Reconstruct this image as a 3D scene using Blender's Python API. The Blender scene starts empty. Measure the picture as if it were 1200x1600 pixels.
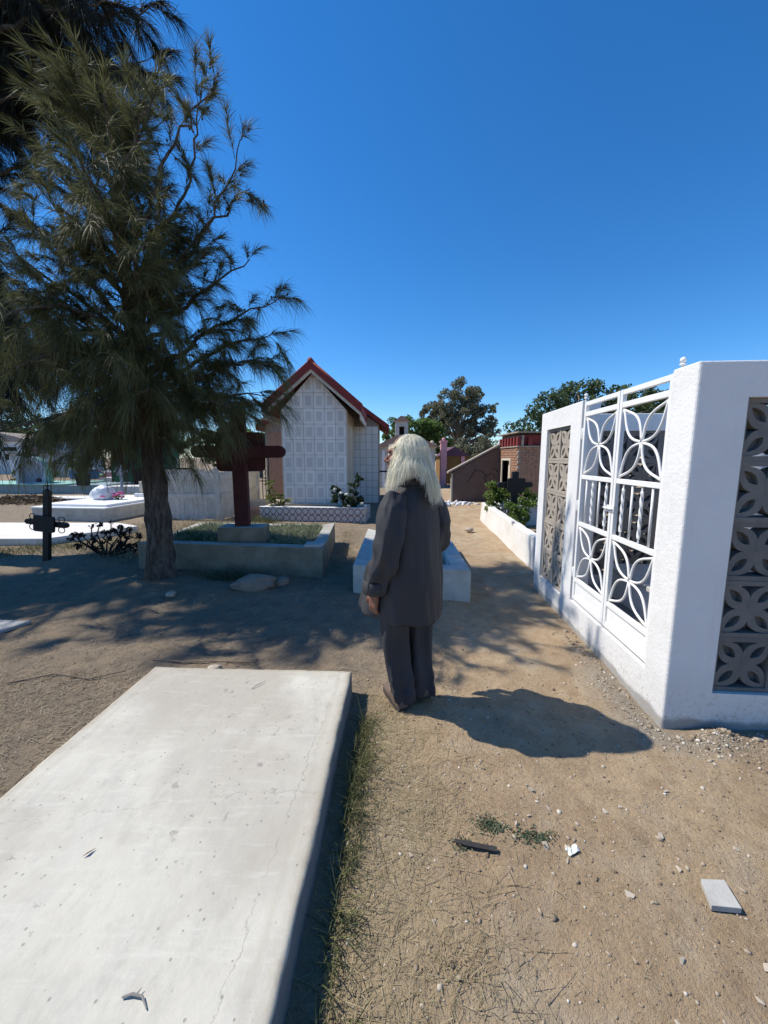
import bpy, bmesh, math, random
import numpy as np
from mathutils import Vector, Matrix

R = math.radians
scene = bpy.context.scene
col = scene.collection

# ------------------------------------------------------------------ camera, sky, sun, exposure
cam_d = bpy.data.cameras.new('camera')
cam = bpy.data.objects.new('camera', cam_d)
col.objects.link(cam)
cam_d.sensor_fit = 'HORIZONTAL'
cam_d.sensor_width = 36.0
cam_d.lens = 18.3
cam_d.clip_start = 0.05
cam_d.clip_end = 3000
cam.location = (0, 0, 1.52)
cam.rotation_euler = (R(90 - 7.93), 0, 0)
scene.camera = cam

SUN_EL = 52.0
SUN_AZ = -76.5            # clockwise from +Y: the sun stands to the left and a little beyond
world = bpy.data.worlds.new('World')
scene.world = world
world.use_nodes = True
wn = world.node_tree.nodes
sky = wn.new('ShaderNodeTexSky')
sky.sky_type = 'NISHITA'
sky.sun_disc = False
sky.sun_elevation = R(SUN_EL)
sky.sun_rotation = R(SUN_AZ)
sky.altitude = 0
sky.air_density = 1.0
sky.dust_density = 0.0
sky.ozone_density = 9.0
bg = wn['Background']
bg.inputs['Strength'].default_value = 0.15
hs = wn.new('ShaderNodeHueSaturation')          # the phone's vivid colour
hs.inputs['Saturation'].default_value = 1.19
world.node_tree.links.new(sky.outputs[0], hs.inputs['Color'])
world.node_tree.links.new(hs.outputs[0], bg.inputs['Color'])

sun_d = bpy.data.lights.new('sun', 'SUN')
sun_d.energy = 5.0
sun_d.angle = R(0.53)
sun_d.color = (1.0, 0.94, 0.84)
sun = bpy.data.objects.new('sun', sun_d)
col.objects.link(sun)
_e, _a = R(SUN_EL), R(SUN_AZ)
to_sun = Vector((math.cos(_e) * math.sin(_a), math.cos(_e) * math.cos(_a), math.sin(_e)))
sun.rotation_euler = (-to_sun).to_track_quat('-Z', 'Y').to_euler()
sun.location = (-8, 2, 14)

vs = scene.view_settings
vs.view_transform = 'Standard'
vs.look = 'None'
vs.exposure = 0.2
vs.gamma = 1.0
vs.use_curve_mapping = False
scene.cycles.use_denoising = True
scene.cycles.max_bounces = 6

# ------------------------------------------------------------------ noise in numpy
def _hash(ix, iy, seed):
    h = (ix.astype(np.int64) * 374761393 + iy.astype(np.int64) * 668265263 + seed * 1442695041) & 0xffffffff
    h = ((h ^ (h >> 13)) * 1274126177) & 0xffffffff
    return ((h ^ (h >> 16)) & 0xffff) / 65535.0

def vnoise(x, y, seed=0):
    x = np.asarray(x, float); y = np.asarray(y, float)
    ix = np.floor(x); iy = np.floor(y)
    fx = x - ix; fy = y - iy
    fx = fx * fx * (3 - 2 * fx); fy = fy * fy * (3 - 2 * fy)
    a = _hash(ix, iy, seed); b = _hash(ix + 1, iy, seed)
    c = _hash(ix, iy + 1, seed); d = _hash(ix + 1, iy + 1, seed)
    return (a + (b - a) * fx) * (1 - fy) + (c + (d - c) * fx) * fy

def fbm(x, y, seed=0, octv=4):
    s = 0; amp = 0.5; tot = 0
    for o in range(octv):
        s = s + amp * vnoise(np.asarray(x) * 2 ** o + 17.3 * o, np.asarray(y) * 2 ** o + 9.1 * o, seed + o)
        tot += amp; amp *= 0.5
    return s / tot

def sstep(a, b, x):
    t = np.clip((x - a) / (b - a), 0, 1)
    return t * t * (3 - 2 * t)

# ------------------------------------------------------------------ materials
MATS = {}
class NT:
    def __init__(self, name):
        m = bpy.data.materials.new(name); m.use_nodes = True
        self.m = m; self.n = m.node_tree.nodes; self.l = m.node_tree.links
        self.b = self.n['Principled BSDF']; self.out = self.n['Material Output']
        MATS[name] = m
    def new(self, t, **kw):
        o = self.n.new(t)
        for k, v in kw.items(): setattr(o, k, v)
        return o
    def pos(self):
        if not hasattr(self, '_p'): self._p = self.new('ShaderNodeNewGeometry')
        return self._p.outputs['Position']
    def obj(self):
        if not hasattr(self, '_o'): self._o = self.new('ShaderNodeTexCoord')
        return self._o.outputs['Object']
    def mapped(self, vec, scale=(1, 1, 1), loc=(0, 0, 0), rot=(0, 0, 0)):
        mp = self.new('ShaderNodeMapping')
        mp.inputs['Scale'].default_value = scale; mp.inputs['Location'].default_value = loc; mp.inputs['Rotation'].default_value = rot
        self.l.new(vec, mp.inputs['Vector']); return mp.outputs[0]
    def noise(self, scale, detail=5, rough=0.6, vec=None, dist=0.0):
        t = self.new('ShaderNodeTexNoise'); t.inputs['Scale'].default_value = scale
        t.inputs['Detail'].default_value = detail; t.inputs['Roughness'].default_value = rough
        t.inputs['Distortion'].default_value = dist
        self.l.new(vec if vec is not None else self.pos(), t.inputs['Vector']); return t.outputs['Fac']
    def voro(self, scale, feature='F1', vec=None, out='Distance', rnd=1.0):
        t = self.new('ShaderNodeTexVoronoi', feature=feature); t.inputs['Scale'].default_value = scale
        t.inputs['Randomness'].default_value = rnd
        self.l.new(vec if vec is not None else self.pos(), t.inputs['Vector']); return t.outputs[out]
    def ramp(self, fac, stops):
        r = self.new('ShaderNodeValToRGB'); e = r.color_ramp.elements
        while len(e) < len(stops): e.new(0.5)
        for i, (p, c) in enumerate(stops):
            e[i].position = p; e[i].color = (c, c, c, 1) if isinstance(c, (int, float)) else (*c, 1)
        self.l.new(fac, r.inputs[0]); return r.outputs[0]
    def mix(self, fac, a, b, mode='MIX'):
        x = self.new('ShaderNodeMix', data_type='RGBA', blend_type=mode)
        for s, v in ((x.inputs[0], fac), (x.inputs[6], a), (x.inputs[7], b)):
            if isinstance(v, (int, float)): s.default_value = v
            elif isinstance(v, tuple): s.default_value = (*v, 1)
            else: self.l.new(v, s)
        return x.outputs[2]
    def math(self, op, a, b=0.0, c=None):
        x = self.new('ShaderNodeMath', operation=op)
        for i, v in enumerate((a, b, c)):
            if v is None: continue
            if isinstance(v, (int, float)): x.inputs[i].default_value = v
            else: self.l.new(v, x.inputs[i])
        return x.outputs[0]
    def attr(self, name):
        a = self.new('ShaderNodeAttribute'); a.attribute_name = name; return a.outputs['Fac']
    def sep(self, vec):
        s = self.new('ShaderNodeSeparateXYZ'); self.l.new(vec, s.inputs[0]); return s.outputs
    def color(self, c):
        if isinstance(c, tuple): self.b.inputs['Base Color'].default_value = (*c, 1)
        else: self.l.new(c, self.b.inputs['Base Color'])
    def rough(self, r, spec=0.3):
        if isinstance(r, (int, float)): self.b.inputs['Roughness'].default_value = r
        else: self.l.new(r, self.b.inputs['Roughness'])
        self.b.inputs['Specular IOR Level'].default_value = spec
    def bump(self, h, strength=0.4, dist=0.01, prev=None):
        bp = self.new('ShaderNodeBump'); bp.inputs['Strength'].default_value = strength; bp.inputs['Distance'].default_value = dist
        self.l.new(h, bp.inputs['Height'])
        if prev is not None: self.l.new(prev, bp.inputs['Normal'])
        self.l.new(bp.outputs[0], self.b.inputs['Normal']); return bp.outputs[0]
    def orand(self):
        return self.new('ShaderNodeObjectInfo').outputs['Random']
    def irand(self):
        return self.new('ShaderNodeNewGeometry').outputs['Random Per Island']

def simple(name, c1, c2=None, scale=6.0, rough=0.8, bump=0.3, bscale=40.0, bdist=0.004, spec=0.25, vary=0.0, metal=0.0):
    """two-tone weathered surface with fine relief"""
    t = NT(name)
    c2 = c2 or tuple(x * 0.72 for x in c1)
    f = t.ramp(t.noise(scale, 6, 0.65), [(0.3, 0.0), (0.7, 1.0)])
    c = t.mix(f, c1, c2)
    if vary:
        v = t.math('MULTIPLY_ADD', t.orand(), vary, 1 - vary / 2)
        cc = t.new('ShaderNodeCombineColor')
        for i in range(3): t.l.new(v, cc.inputs[i])
        c = t.mix(1.0, c, cc.outputs[0], 'MULTIPLY')
    t.color(c); t.rough(rough, spec); t.b.inputs['Metallic'].default_value = metal
    if bump: t.bump(t.noise(bscale, 6, 0.7), bump, bdist)
    return t.m

# ------------------------------------------------------------------ mesh helpers
def link(o, parent=None):
    col.objects.link(o)
    if parent is not None: o.parent = parent
    return o

def thing(name, label, cat, loc=(0, 0, 0), rz=0.0, group=None):
    o = bpy.data.objects.new(name, None); col.objects.link(o)
    o.empty_display_size = 0.1
    o.location = loc; o.rotation_euler = (0, 0, rz)
    o['label'] = label; o['category'] = cat
    if group: o['group'] = group
    return o

def tag(o, label=None, cat=None, group=None, kind=None):
    if label: o['label'] = label
    if cat: o['category'] = cat
    if group: o['group'] = group
    if kind: o['kind'] = kind
    return o

def fast_mesh(name, verts, quads=None, tris=None, smooth=False):
    me = bpy.data.meshes.new(name)
    verts = np.asarray(verts, np.float32).reshape(-1, 3)
    me.vertices.add(len(verts)); me.vertices.foreach_set('co', verts.ravel())
    idx = []; starts = []; tot = 0
    for arr, k in ((quads, 4), (tris, 3)):
        if arr is None or len(arr) == 0: continue
        arr = np.asarray(arr, np.int32).reshape(-1, k)
        idx.append(arr.ravel()); starts.append(tot + np.arange(len(arr)) * k); tot += arr.size
    idx = np.concatenate(idx).astype(np.int32); starts = np.concatenate(starts).astype(np.int32)
    me.loops.add(len(idx)); me.loops.foreach_set('vertex_index', idx)
    me.polygons.add(len(starts)); me.polygons.foreach_set('loop_start', starts)
    me.update(calc_edges=True)
    if smooth: me.polygons.foreach_set('use_smooth', np.ones(len(starts), bool))
    return me

def mesh_obj(name, me, mat, parent=None, loc=None, rz=0.0):
    o = bpy.data.objects.new(name, me)
    if mat is not None and not me.materials: me.materials.append(MATS[mat])
    link(o, parent)
    if loc is not None: o.location = loc
    if rz: o.rotation_euler = (0, 0, rz)
    return o

class MB:
    def __init__(self): self.v = []; self.f = []
    def add(self, vs_, fs):
        b = len(self.v); self.v += [tuple(p) for p in vs_]; self.f += [tuple(b + i for i in q) for q in fs]
        return self
    def box(self, x0, x1, y0, y1, z0, z1, M=None):
        vs_ = [(x0, y0, z0), (x1, y0, z0), (x1, y1, z0), (x0, y1, z0), (x0, y0, z1), (x1, y0, z1), (x1, y1, z1), (x0, y1, z1)]
        if M is not None: vs_ = [M @ Vector(p) for p in vs_]
        return self.add(vs_, [(0, 3, 2, 1), (4, 5, 6, 7), (0, 1, 5, 4), (1, 2, 6, 5), (2, 3, 7, 6), (3, 0, 4, 7)])
    def prism(self, poly, a, b, axis='y'):
        """closed outline (list of 2D points, counter-clockwise) extruded from a to b along axis"""
        n = len(poly)
        def p3(p, t):
            return {'y': (p[0], t, p[1]), 'z': (p[0], p[1], t), 'x': (t, p[0], p[1])}[axis]
        vs_ = [p3(p, a) for p in poly] + [p3(p, b) for p in poly]
        fs = [tuple(range(n)), tuple(range(2 * n - 1, n - 1, -1))] + [(i, n + i, n + (i + 1) % n, (i + 1) % n) for i in range(n)]
        return self.add(vs_, fs)
    def loft(self, rings, closed=True, cap=True):
        n = len(rings[0]); b = len(self.v)
        for r in rings: self.v += [tuple(p) for p in r]
        for i in range(len(rings) - 1):
            for j in range(n if closed else n - 1):
                k = (j + 1) % n
                self.f.append((b + i * n + j, b + i * n + k, b + (i + 1) * n + k, b + (i + 1) * n + j))
        if cap and closed:
            self.f.append(tuple(b + j for j in reversed(range(n))))
            self.f.append(tuple(b + (len(rings) - 1) * n + j for j in range(n)))
        return self
    def tube(self, path, rad, n=8, twist=0.0, round_ends=False, flat=1.0):
        P = [Vector(p) for p in path]
        if isinstance(rad, (int, float)): rad = [rad] * len(P)
        rad = list(rad)
        if round_ends:
            d0 = (P[0] - P[1]).normalized(); d1 = (P[-1] - P[-2]).normalized()
            r0, r1 = rad[0], rad[-1]
            P = [P[0] + d0 * r0 * 0.98, P[0] + d0 * r0 * 0.7] + P + [P[-1] + d1 * r1 * 0.7, P[-1] + d1 * r1 * 0.98]
            rad = [r0 * 0.2, r0 * 0.7] + rad + [r1 * 0.7, r1 * 0.2]
        rings = []; up = None
        for i, p in enumerate(P):
            d = (P[min(i + 1, len(P) - 1)] - P[max(i - 1, 0)]).normalized()
            if up is None:
                up = Vector((0, 0, 1)) if abs(d.z) < 0.9 else Vector((1, 0, 0))
            s = d.cross(up).normalized(); up = s.cross(d).normalized()
            rings.append([p + (s * math.cos(a) + up * math.sin(a) * flat) * rad[i]
                          for a in [2 * math.pi * (j + 0.5) / n + twist * i for j in range(n)]])
        return self.loft(rings)
    def ball(self, c, r, seg=12, rings=8):
        c = Vector(c); r = Vector((r, r, r)) if isinstance(r, (int, float)) else Vector(r)
        rs = []
        for i in range(1, rings):
            t = math.pi * i / rings
            rs.append([c + Vector((r.x * math.sin(t) * math.cos(2 * math.pi * j / seg), r.y * math.sin(t) * math.sin(2 * math.pi * j / seg), -r.z * math.cos(t))) for j in range(seg)])
        b = len(self.v); self.loft(rs, cap=False)
        self.v.append(tuple(c - Vector((0, 0, r.z)))); self.v.append(tuple(c + Vector((0, 0, r.z))))
        lo = len(self.v) - 2; hi = lo + 1; last = b + (rings - 2) * seg
        for j in range(seg):
            self.f.append((lo, b + (j + 1) % seg, b + j)); self.f.append((hi, last + j, last + (j + 1) % seg))
        return self
    def mesh(self, name, smooth=False):
        me = bpy.data.meshes.new(name); me.from_pydata(self.v, [], self.f)
        if smooth: me.polygons.foreach_set('use_smooth', np.ones(len(me.polygons), bool))
        me.update(); return me
    def build(self, name, mat, parent=None, loc=None, rz=0.0, smooth=False, bevel=0.0, seg=2, fix=False):
        me = self.mesh(name, smooth)
        if fix:
            bm = bmesh.new(); bm.from_mesh(me); bmesh.ops.recalc_face_normals(bm, faces=bm.faces); bm.to_mesh(me); bm.free()
        o = mesh_obj(name, me, mat, parent, loc, rz)
        if bevel:
            m = o.modifiers.new('bevel', 'BEVEL'); m.width = bevel; m.segments = seg; m.limit_method = 'ANGLE'; m.angle_limit = R(35)
        return o

def clone(o, name, parent=None, loc=None, rz=None):
    c = o.copy(); c.name = name; link(c, parent)
    if loc is not None: c.location = loc
    if rz is not None: c.rotation_euler = (0, 0, rz)
    return c

def copy_tree(root, loc, rz, label, group=None):
    r = root.copy(); col.objects.link(r); r.location = loc; r.rotation_euler = (0, 0, rz); r['label'] = label
    if group: r['group'] = group
    for ch in list(root.children):
        c = ch.copy(); col.objects.link(c); c.parent = r
        for g in ch.children:
            d = g.copy(); col.objects.link(d); d.parent = c
    return r

def voxel(mb, name, size, smooth=4, factor=0.5):
    """one continuous skin over overlapping closed shapes"""
    me = mb.mesh(name + '_raw')
    o = bpy.data.objects.new(name + '_raw', me); col.objects.link(o)
    m = o.modifiers.new('r', 'REMESH'); m.mode = 'VOXEL'; m.voxel_size = size
    if smooth:
        s = o.modifiers.new('s', 'SMOOTH'); s.iterations = smooth; s.factor = factor
    dg = bpy.context.evaluated_depsgraph_get()
    out = bpy.data.meshes.new_from_object(o.evaluated_get(dg))
    bpy.data.objects.remove(o); bpy.data.meshes.remove(me)
    out.polygons.foreach_set('use_smooth', np.ones(len(out.polygons), bool))
    return out

# ------------------------------------------------------------------ palette of plain materials
simple('white_plaster', (0.76, 0.77, 0.78), (0.68, 0.69, 0.70), 3.0, 0.75, 0.35, 60, 0.004)
simple('white_metal', (0.83, 0.82, 0.80), (0.77, 0.76, 0.74), 9.0, 0.45, 0.15, 120, 0.001, 0.4)
simple('block_grey', (0.20, 0.19, 0.175), (0.15, 0.145, 0.135), 14, 0.95, 0.5, 180, 0.002, 0.1, vary=0.18)
simple('block_tan', (0.40, 0.35, 0.295), (0.33, 0.29, 0.24), 14, 0.95, 0.5, 180, 0.002, 0.1, vary=0.14)
simple('cement', (0.30, 0.30, 0.29), (0.21, 0.21, 0.20), 5, 0.9, 0.5, 60, 0.005, 0.15)
simple('cement_pale', (0.50, 0.49, 0.45), (0.36, 0.35, 0.32), 5, 0.9, 0.5, 60, 0.005, 0.15)
simple('old_whitewash', (0.58, 0.57, 0.52), (0.37, 0.36, 0.32), 4.5, 0.9, 0.5, 50, 0.006, 0.15)
simple('white_paint_wall', (0.75, 0.73, 0.69), (0.60, 0.57, 0.52), 3.0, 0.9, 0.5, 40, 0.006, 0.15)
simple('cream', (0.62, 0.56, 0.45), (0.52, 0.46, 0.36), 4, 0.85, 0.25, 50, 0.004)
simple('beige_wall', (0.50, 0.45, 0.36), (0.42, 0.37, 0.29), 3, 0.85, 0.25, 50, 0.004)
simple('roof_red', (0.26, 0.045, 0.04), (0.18, 0.03, 0.03), 5, 0.7, 0.3, 60, 0.004, 0.3)
simple('fascia_white', (0.62, 0.58, 0.50), (0.5, 0.46, 0.4), 5, 0.8, 0.2, 60, 0.003)
simple('red_wood', (0.080, 0.022, 0.019), (0.050, 0.014, 0.013), 7, 0.75, 0.4, 50, 0.004, 0.25)
simple('black_paint', (0.016, 0.016, 0.018), (0.010, 0.010, 0.012), 9, 0.6, 0.3, 70, 0.003, 0.3)
simple('plank_white', (0.60, 0.59, 0.56), (0.45, 0.43, 0.40), 6, 0.85, 0.4, 50, 0.004, 0.2, vary=0.2)
def bark_mat():
    t = NT('bark')
    v = t.mapped(t.obj(), (1, 1, 0.22)); n1 = t.noise(26, 6, 0.7, v, 0.8); n2 = t.noise(7, 4, 0.6, v)
    c = t.mix(t.ramp(n1, [(0.38, 0.0), (0.62, 1.0)]), (0.050, 0.040, 0.034), (0.165, 0.135, 0.110))
    c = t.mix(t.ramp(n2, [(0.5, 0.0), (0.75, 0.6)]), c, (0.20, 0.175, 0.15))
    t.color(c); t.rough(0.95, 0.1); t.bump(t.math('ADD', n1, t.math('MULTIPLY', n2, 0.8)), 1.0, 0.035)
bark_mat()
simple('grey_bark', (0.24, 0.215, 0.19), (0.15, 0.13, 0.11), 5, 0.95, 0.6, 20, 0.02, 0.1)
simple('rock', (0.30, 0.25, 0.195), (0.20, 0.165, 0.13), 7, 0.95, 0.7, 35, 0.01, 0.1)
simple('chip_pale', (0.47, 0.41, 0.33), (0.33, 0.28, 0.22), 12, 0.9, 0.4, 80, 0.003, 0.15)
simple('mint', (0.30, 0.52, 0.44), (0.23, 0.43, 0.36), 4, 0.75, 0.2, 40, 0.003)
simple('pale_blue', (0.50, 0.56, 0.62), (0.42, 0.48, 0.54), 4, 0.8, 0.2, 40, 0.003)
simple('teal_grey', (0.28, 0.36, 0.37), (0.20, 0.27, 0.28), 4, 0.85, 0.3, 40, 0.004)
simple('green_paint', (0.02, 0.19, 0.11), (0.014, 0.135, 0.08), 4, 0.6, 0.2, 40, 0.003)
simple('pink_paint', (0.66, 0.34, 0.37), (0.56, 0.28, 0.31), 4, 0.8, 0.2, 40, 0.003)
simple('purple_paint', (0.14, 0.065, 0.09), (0.10, 0.048, 0.07), 4, 0.8, 0.2, 40, 0.003)
simple('ochre_paint', (0.22, 0.12, 0.035), (0.16, 0.09, 0.03), 4, 0.8, 0.2, 40, 0.003)
simple('mauve_wall', (0.155, 0.112, 0.096), (0.115, 0.083, 0.072), 2.5, 0.9, 0.35, 30, 0.005)
simple('terracotta', (0.42, 0.26, 0.20), (0.33, 0.20, 0.15), 6, 0.85, 0.4, 50, 0.004)
simple('brick_red', (0.40, 0.235, 0.155), (0.26, 0.145, 0.098), 9, 0.95, 0.5, 40, 0.004, 0.1)
simple('mortar', (0.36, 0.31, 0.26), (0.27, 0.23, 0.19), 6, 0.95, 0.5, 40, 0.004, 0.1)
simple('dark_opening', (0.03, 0.027, 0.025), (0.02, 0.018, 0.017), 3, 0.9, 0.0)
simple('plastic_white', (0.72, 0.74, 0.77), (0.6, 0.62, 0.66), 8, 0.4, 0.5, 20, 0.01, 0.4)
simple('petal_pink', (0.62, 0.10, 0.30), (0.45, 0.06, 0.21), 20, 0.7, 0.0)
simple('petal_white', (0.72, 0.72, 0.66), (0.6, 0.6, 0.53), 20, 0.7, 0.0)
simple('tarp_blue', (0.10, 0.24, 0.44), (0.07, 0.19, 0.36), 10, 0.5, 0.2, 30, 0.005)
simple('dark_stick', (0.045, 0.043, 0.042), (0.03, 0.028, 0.027), 30, 0.85, 0.5, 60, 0.003)
simple('twig_grey', (0.30, 0.28, 0.25), (0.2, 0.185, 0.165), 30, 0.9, 0.4, 60, 0.003)
simple('twig', (0.22, 0.17, 0.125), (0.14, 0.105, 0.08), 30, 0.9, 0.4, 60, 0.003)
simple('brown_leaf', (0.24, 0.07, 0.04), (0.18, 0.05, 0.03), 30, 0.8, 0.0)
simple('skin', (0.23, 0.105, 0.07), (0.17, 0.075, 0.05), 25, 0.55, 0.25, 120, 0.002, 0.35)
simple('shoe', (0.17, 0.125, 0.095), (0.10, 0.075, 0.06), 20, 0.7, 0.3, 90, 0.002, 0.3)
simple('sole', (0.06, 0.052, 0.046), (0.04, 0.036, 0.033), 20, 0.8, 0.2, 90, 0.002)

def leaf_mat(name, c1, c2, rough=0.6, trans=0.35):
    t = NT(name)
    c = t.mix(t.ramp(t.irand(), [(0.05, 0.0), (0.95, 1.0)]), c1, c2)
    c = t.mix(t.ramp(t.noise(1.1, 3), [(0.35, 0.0), (0.7, 0.55)]), c, tuple(x * 0.6 for x in c2))
    t.color(c); t.rough(rough, 0.25)
    tr = t.new('ShaderNodeBsdfTranslucent'); t.l.new(c, tr.inputs['Color'])
    mx = t.new('ShaderNodeMixShader'); mx.inputs[0].default_value = trans
    t.l.new(t.b.outputs[0], mx.inputs[1]); t.l.new(tr.outputs[0], mx.inputs[2]); t.l.new(mx.outputs[0], t.out.inputs['Surface'])
    return t.m
leaf_mat('needle_olive', (0.190, 0.192, 0.075), (0.085, 0.092, 0.046))
leaf_mat('needle_dark', (0.062, 0.068, 0.046), (0.034, 0.037, 0.030))
leaf_mat('needle_dead', (0.16, 0.115, 0.075), (0.10, 0.07, 0.048))
leaf_mat('leaf_grey_green', (0.26, 0.26, 0.17), (0.15, 0.155, 0.10))
leaf_mat('leaf_green', (0.19, 0.28, 0.075), (0.10, 0.17, 0.045), 0.6, 0.5)
leaf_mat('leaf_mid', (0.125, 0.175, 0.07), (0.07, 0.105, 0.045), 0.6, 0.42)
leaf_mat('leaf_lime', (0.17, 0.24, 0.05), (0.10, 0.16, 0.035))
leaf_mat('leaf_rose', (0.045, 0.075, 0.035), (0.03, 0.05, 0.026))
leaf_mat('leaf_yellow', (0.24, 0.24, 0.06), (0.13, 0.16, 0.05))
leaf_mat('straw', (0.50, 0.42, 0.27), (0.30, 0.24, 0.14), 0.8, 0.25)
leaf_mat('litter', (0.46, 0.39, 0.28), (0.15, 0.115, 0.08), 0.85, 0.15)
leaf_mat('grass_mixed', (0.20, 0.20, 0.085), (0.085, 0.105, 0.045), 0.8, 0.3)
leaf_mat('grass_green', (0.11, 0.15, 0.055), (0.06, 0.09, 0.035), 0.7, 0.3)
leaf_mat('succulent', (0.40, 0.40, 0.27), (0.22, 0.25, 0.14), 0.6, 0.2)
leaf_mat('weed', (0.12, 0.16, 0.09), (0.08, 0.11, 0.065), 0.7, 0.2)
leaf_mat('dry_plant', (0.035, 0.032, 0.028), (0.022, 0.02, 0.018), 0.9, 0.05)

def hair_mat():
    t = NT('white_hair')
    c = t.mix(t.irand(), (0.95, 0.92, 0.80), (0.86, 0.82, 0.67))
    t.color(c); t.rough(0.45, 0.4)
    tr = t.new('ShaderNodeBsdfTranslucent'); t.l.new(c, tr.inputs['Color'])
    mx = t.new('ShaderNodeMixShader'); mx.inputs[0].default_value = 0.55
    t.l.new(t.b.outputs[0], mx.inputs[1]); t.l.new(tr.outputs[0], mx.inputs[2]); t.l.new(mx.outputs[0], t.out.inputs['Surface'])
hair_mat()

def cloth_mat(name, c1, c2):
    t = NT(name)
    f = t.ramp(t.noise(3, 3, 0.5), [(0.35, 0.0), (0.7, 1.0)])
    t.color(t.mix(f, c1, c2)); t.rough(0.72, 0.3)
    long_ = t.noise(9, 1.0, 0.5, t.mapped(t.obj(), (1.0, 1.0, 0.16), (0, 0, 0), (0.12, 0.05, 0)), 0.5)      # long hanging folds
    slant = t.noise(12, 1.0, 0.5, t.mapped(t.obj(), (1.0, 1.0, 0.35), (3, 1, 2), (0.0, 0.75, 0.2)), 0.4)   # slanting creases
    n1 = t.bump(t.math('ADD', long_, t.math('MULTIPLY', slant, 0.7)), 0.6, 0.045)
    t.bump(t.noise(500, 2, 0.5), 0.25, 0.001, n1)
cloth_mat('jacket_cloth', (0.042, 0.042, 0.047), (0.034, 0.034, 0.038))
cloth_mat('trouser_cloth', (0.046, 0.045, 0.050), (0.037, 0.036, 0.041))

# ------------------------------------------------------------------ ground
PATH = [(0.55, -2), (0.6, 0), (0.8, 2), (1.15, 4), (1.55, 6.5), (1.75, 9), (1.9, 12), (1.95, 14)]
def path_dist(x, y):
    px = np.interp(y, [p[1] for p in PATH], [p[0] for p in PATH]); return np.abs(x - px)

def gh(x, y):
    x = np.asarray(x, float); y = np.asarray(y, float)
    near = np.exp(-((x / 30) ** 2 + (y / 40) ** 2))
    h = (fbm(x * 0.7, y * 0.7, 3) - 0.5) * 0.05 + (fbm(x * 4, y * 4, 11) - 0.5) * 0.022 + (fbm(x * 15, y * 15, 23, 3) - 0.5) * 0.015
    lit = sstep(0.35, -0.5, x) * sstep(2.0, 3.0, y) * sstep(9, 6, y)
    h = h + lit * (fbm(x * 9, y * 9, 41, 3) - 0.5) * 0.035
    h = h * near
    h = h + 0.07 * np.exp(-(((x + 2.74) / 0.55) ** 2 + ((y - 4.6) / 0.5) ** 2))
    h = h + 0.06 * np.exp(-(((x + 1.6) / 0.7) ** 2 + ((y - 4.25) / 0.3) ** 2))
    h = h + 0.10 * np.exp(-(((x - 2.42) / 0.30) ** 2 + ((y - 1.72) / 0.22) ** 2)) + 0.05 * np.exp(-(((x - 1.82) / 0.10) ** 2 + ((y - 1.93) / 0.06) ** 2))
    h = h + 0.10 * np.exp(-(((x + 4.4) / 0.6) ** 2 + ((y - 5.6) / 0.35) ** 2))
    h = h - 0.025 * np.exp(-(path_dist(x, y) / 0.5) ** 2) * sstep(2.6, 4.0, y)
    return h

def spaced(lo, a, b, hi, step, g):
    c = list(np.arange(a, b, step)); s = step; left = []; x = a
    while x > lo: s = min(s * g, 60); x -= s; left.append(x)
    s = step; x = c[-1]; right = []
    while x < hi: s = min(s * g, 60); x += s; right.append(x)
    return np.array(left[::-1] + c + right)
gx = spaced(-900, -2.6, 2.9, 900, 0.028, 1.045)
gy = spaced(-120, 0.4, 4.6, 1500, 0.028, 1.045)
XX, YY = np.meshgrid(gx, gy)
ZZ = gh(XX, YY)
nx, ny = len(gx), len(gy)
ii = np.arange(nx * ny).reshape(ny, nx)
gq = np.stack([ii[:-1, :-1], ii[:-1, 1:], ii[1:, 1:], ii[1:, :-1]], -1).reshape(-1, 4)
gme = fast_mesh('ground', np.stack([XX, YY, ZZ], -1).reshape(-1, 3), quads=gq, smooth=True)
def put_attr(me, name, arr):
    a = me.attributes.new(name, 'FLOAT', 'POINT'); a.data.foreach_set('value', np.asarray(arr, np.float32).ravel())
wob = fbm(XX * 1.3, YY * 1.3, 77) - 0.5
pd = path_dist(XX, YY) + wob * 0.7
edge = 0.62 + 0.9 * sstep(2.6, 0.6, YY)
litter_a = sstep(edge - 0.15, edge + 0.45, pd) * sstep(0.5, -0.1, XX + wob * 0.5 - 0.25 * sstep(3, 9, YY))
put_attr(gme, 'litter', litter_a)
put_attr(gme, 'straw', np.exp(-((XX + 0.02) / 0.22) ** 2) * sstep(2.45, 2.0, YY) * sstep(-0.2, 0.3, YY) * (0.5 + fbm(XX * 5, YY * 5, 5)))
wx = 1.582 + (YY - 2.039) * 0.0784
grav = np.exp(-((XX - wx + 0.08) / (0.13 + 0.1 * wob)) ** 2) * sstep(1.8, 2.1, YY) * sstep(3.4, 2.4, YY) + np.exp(-(((XX - 2.4) / 0.42) ** 2 + ((YY - 1.72) / 0.25) ** 2)) + 0.7 * np.exp(-(((XX - 1.75) / 0.25) ** 2 + ((YY - 1.92) / 0.1) ** 2))
put_attr(gme, 'gravel', np.clip(grav, 0, 1))

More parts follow.
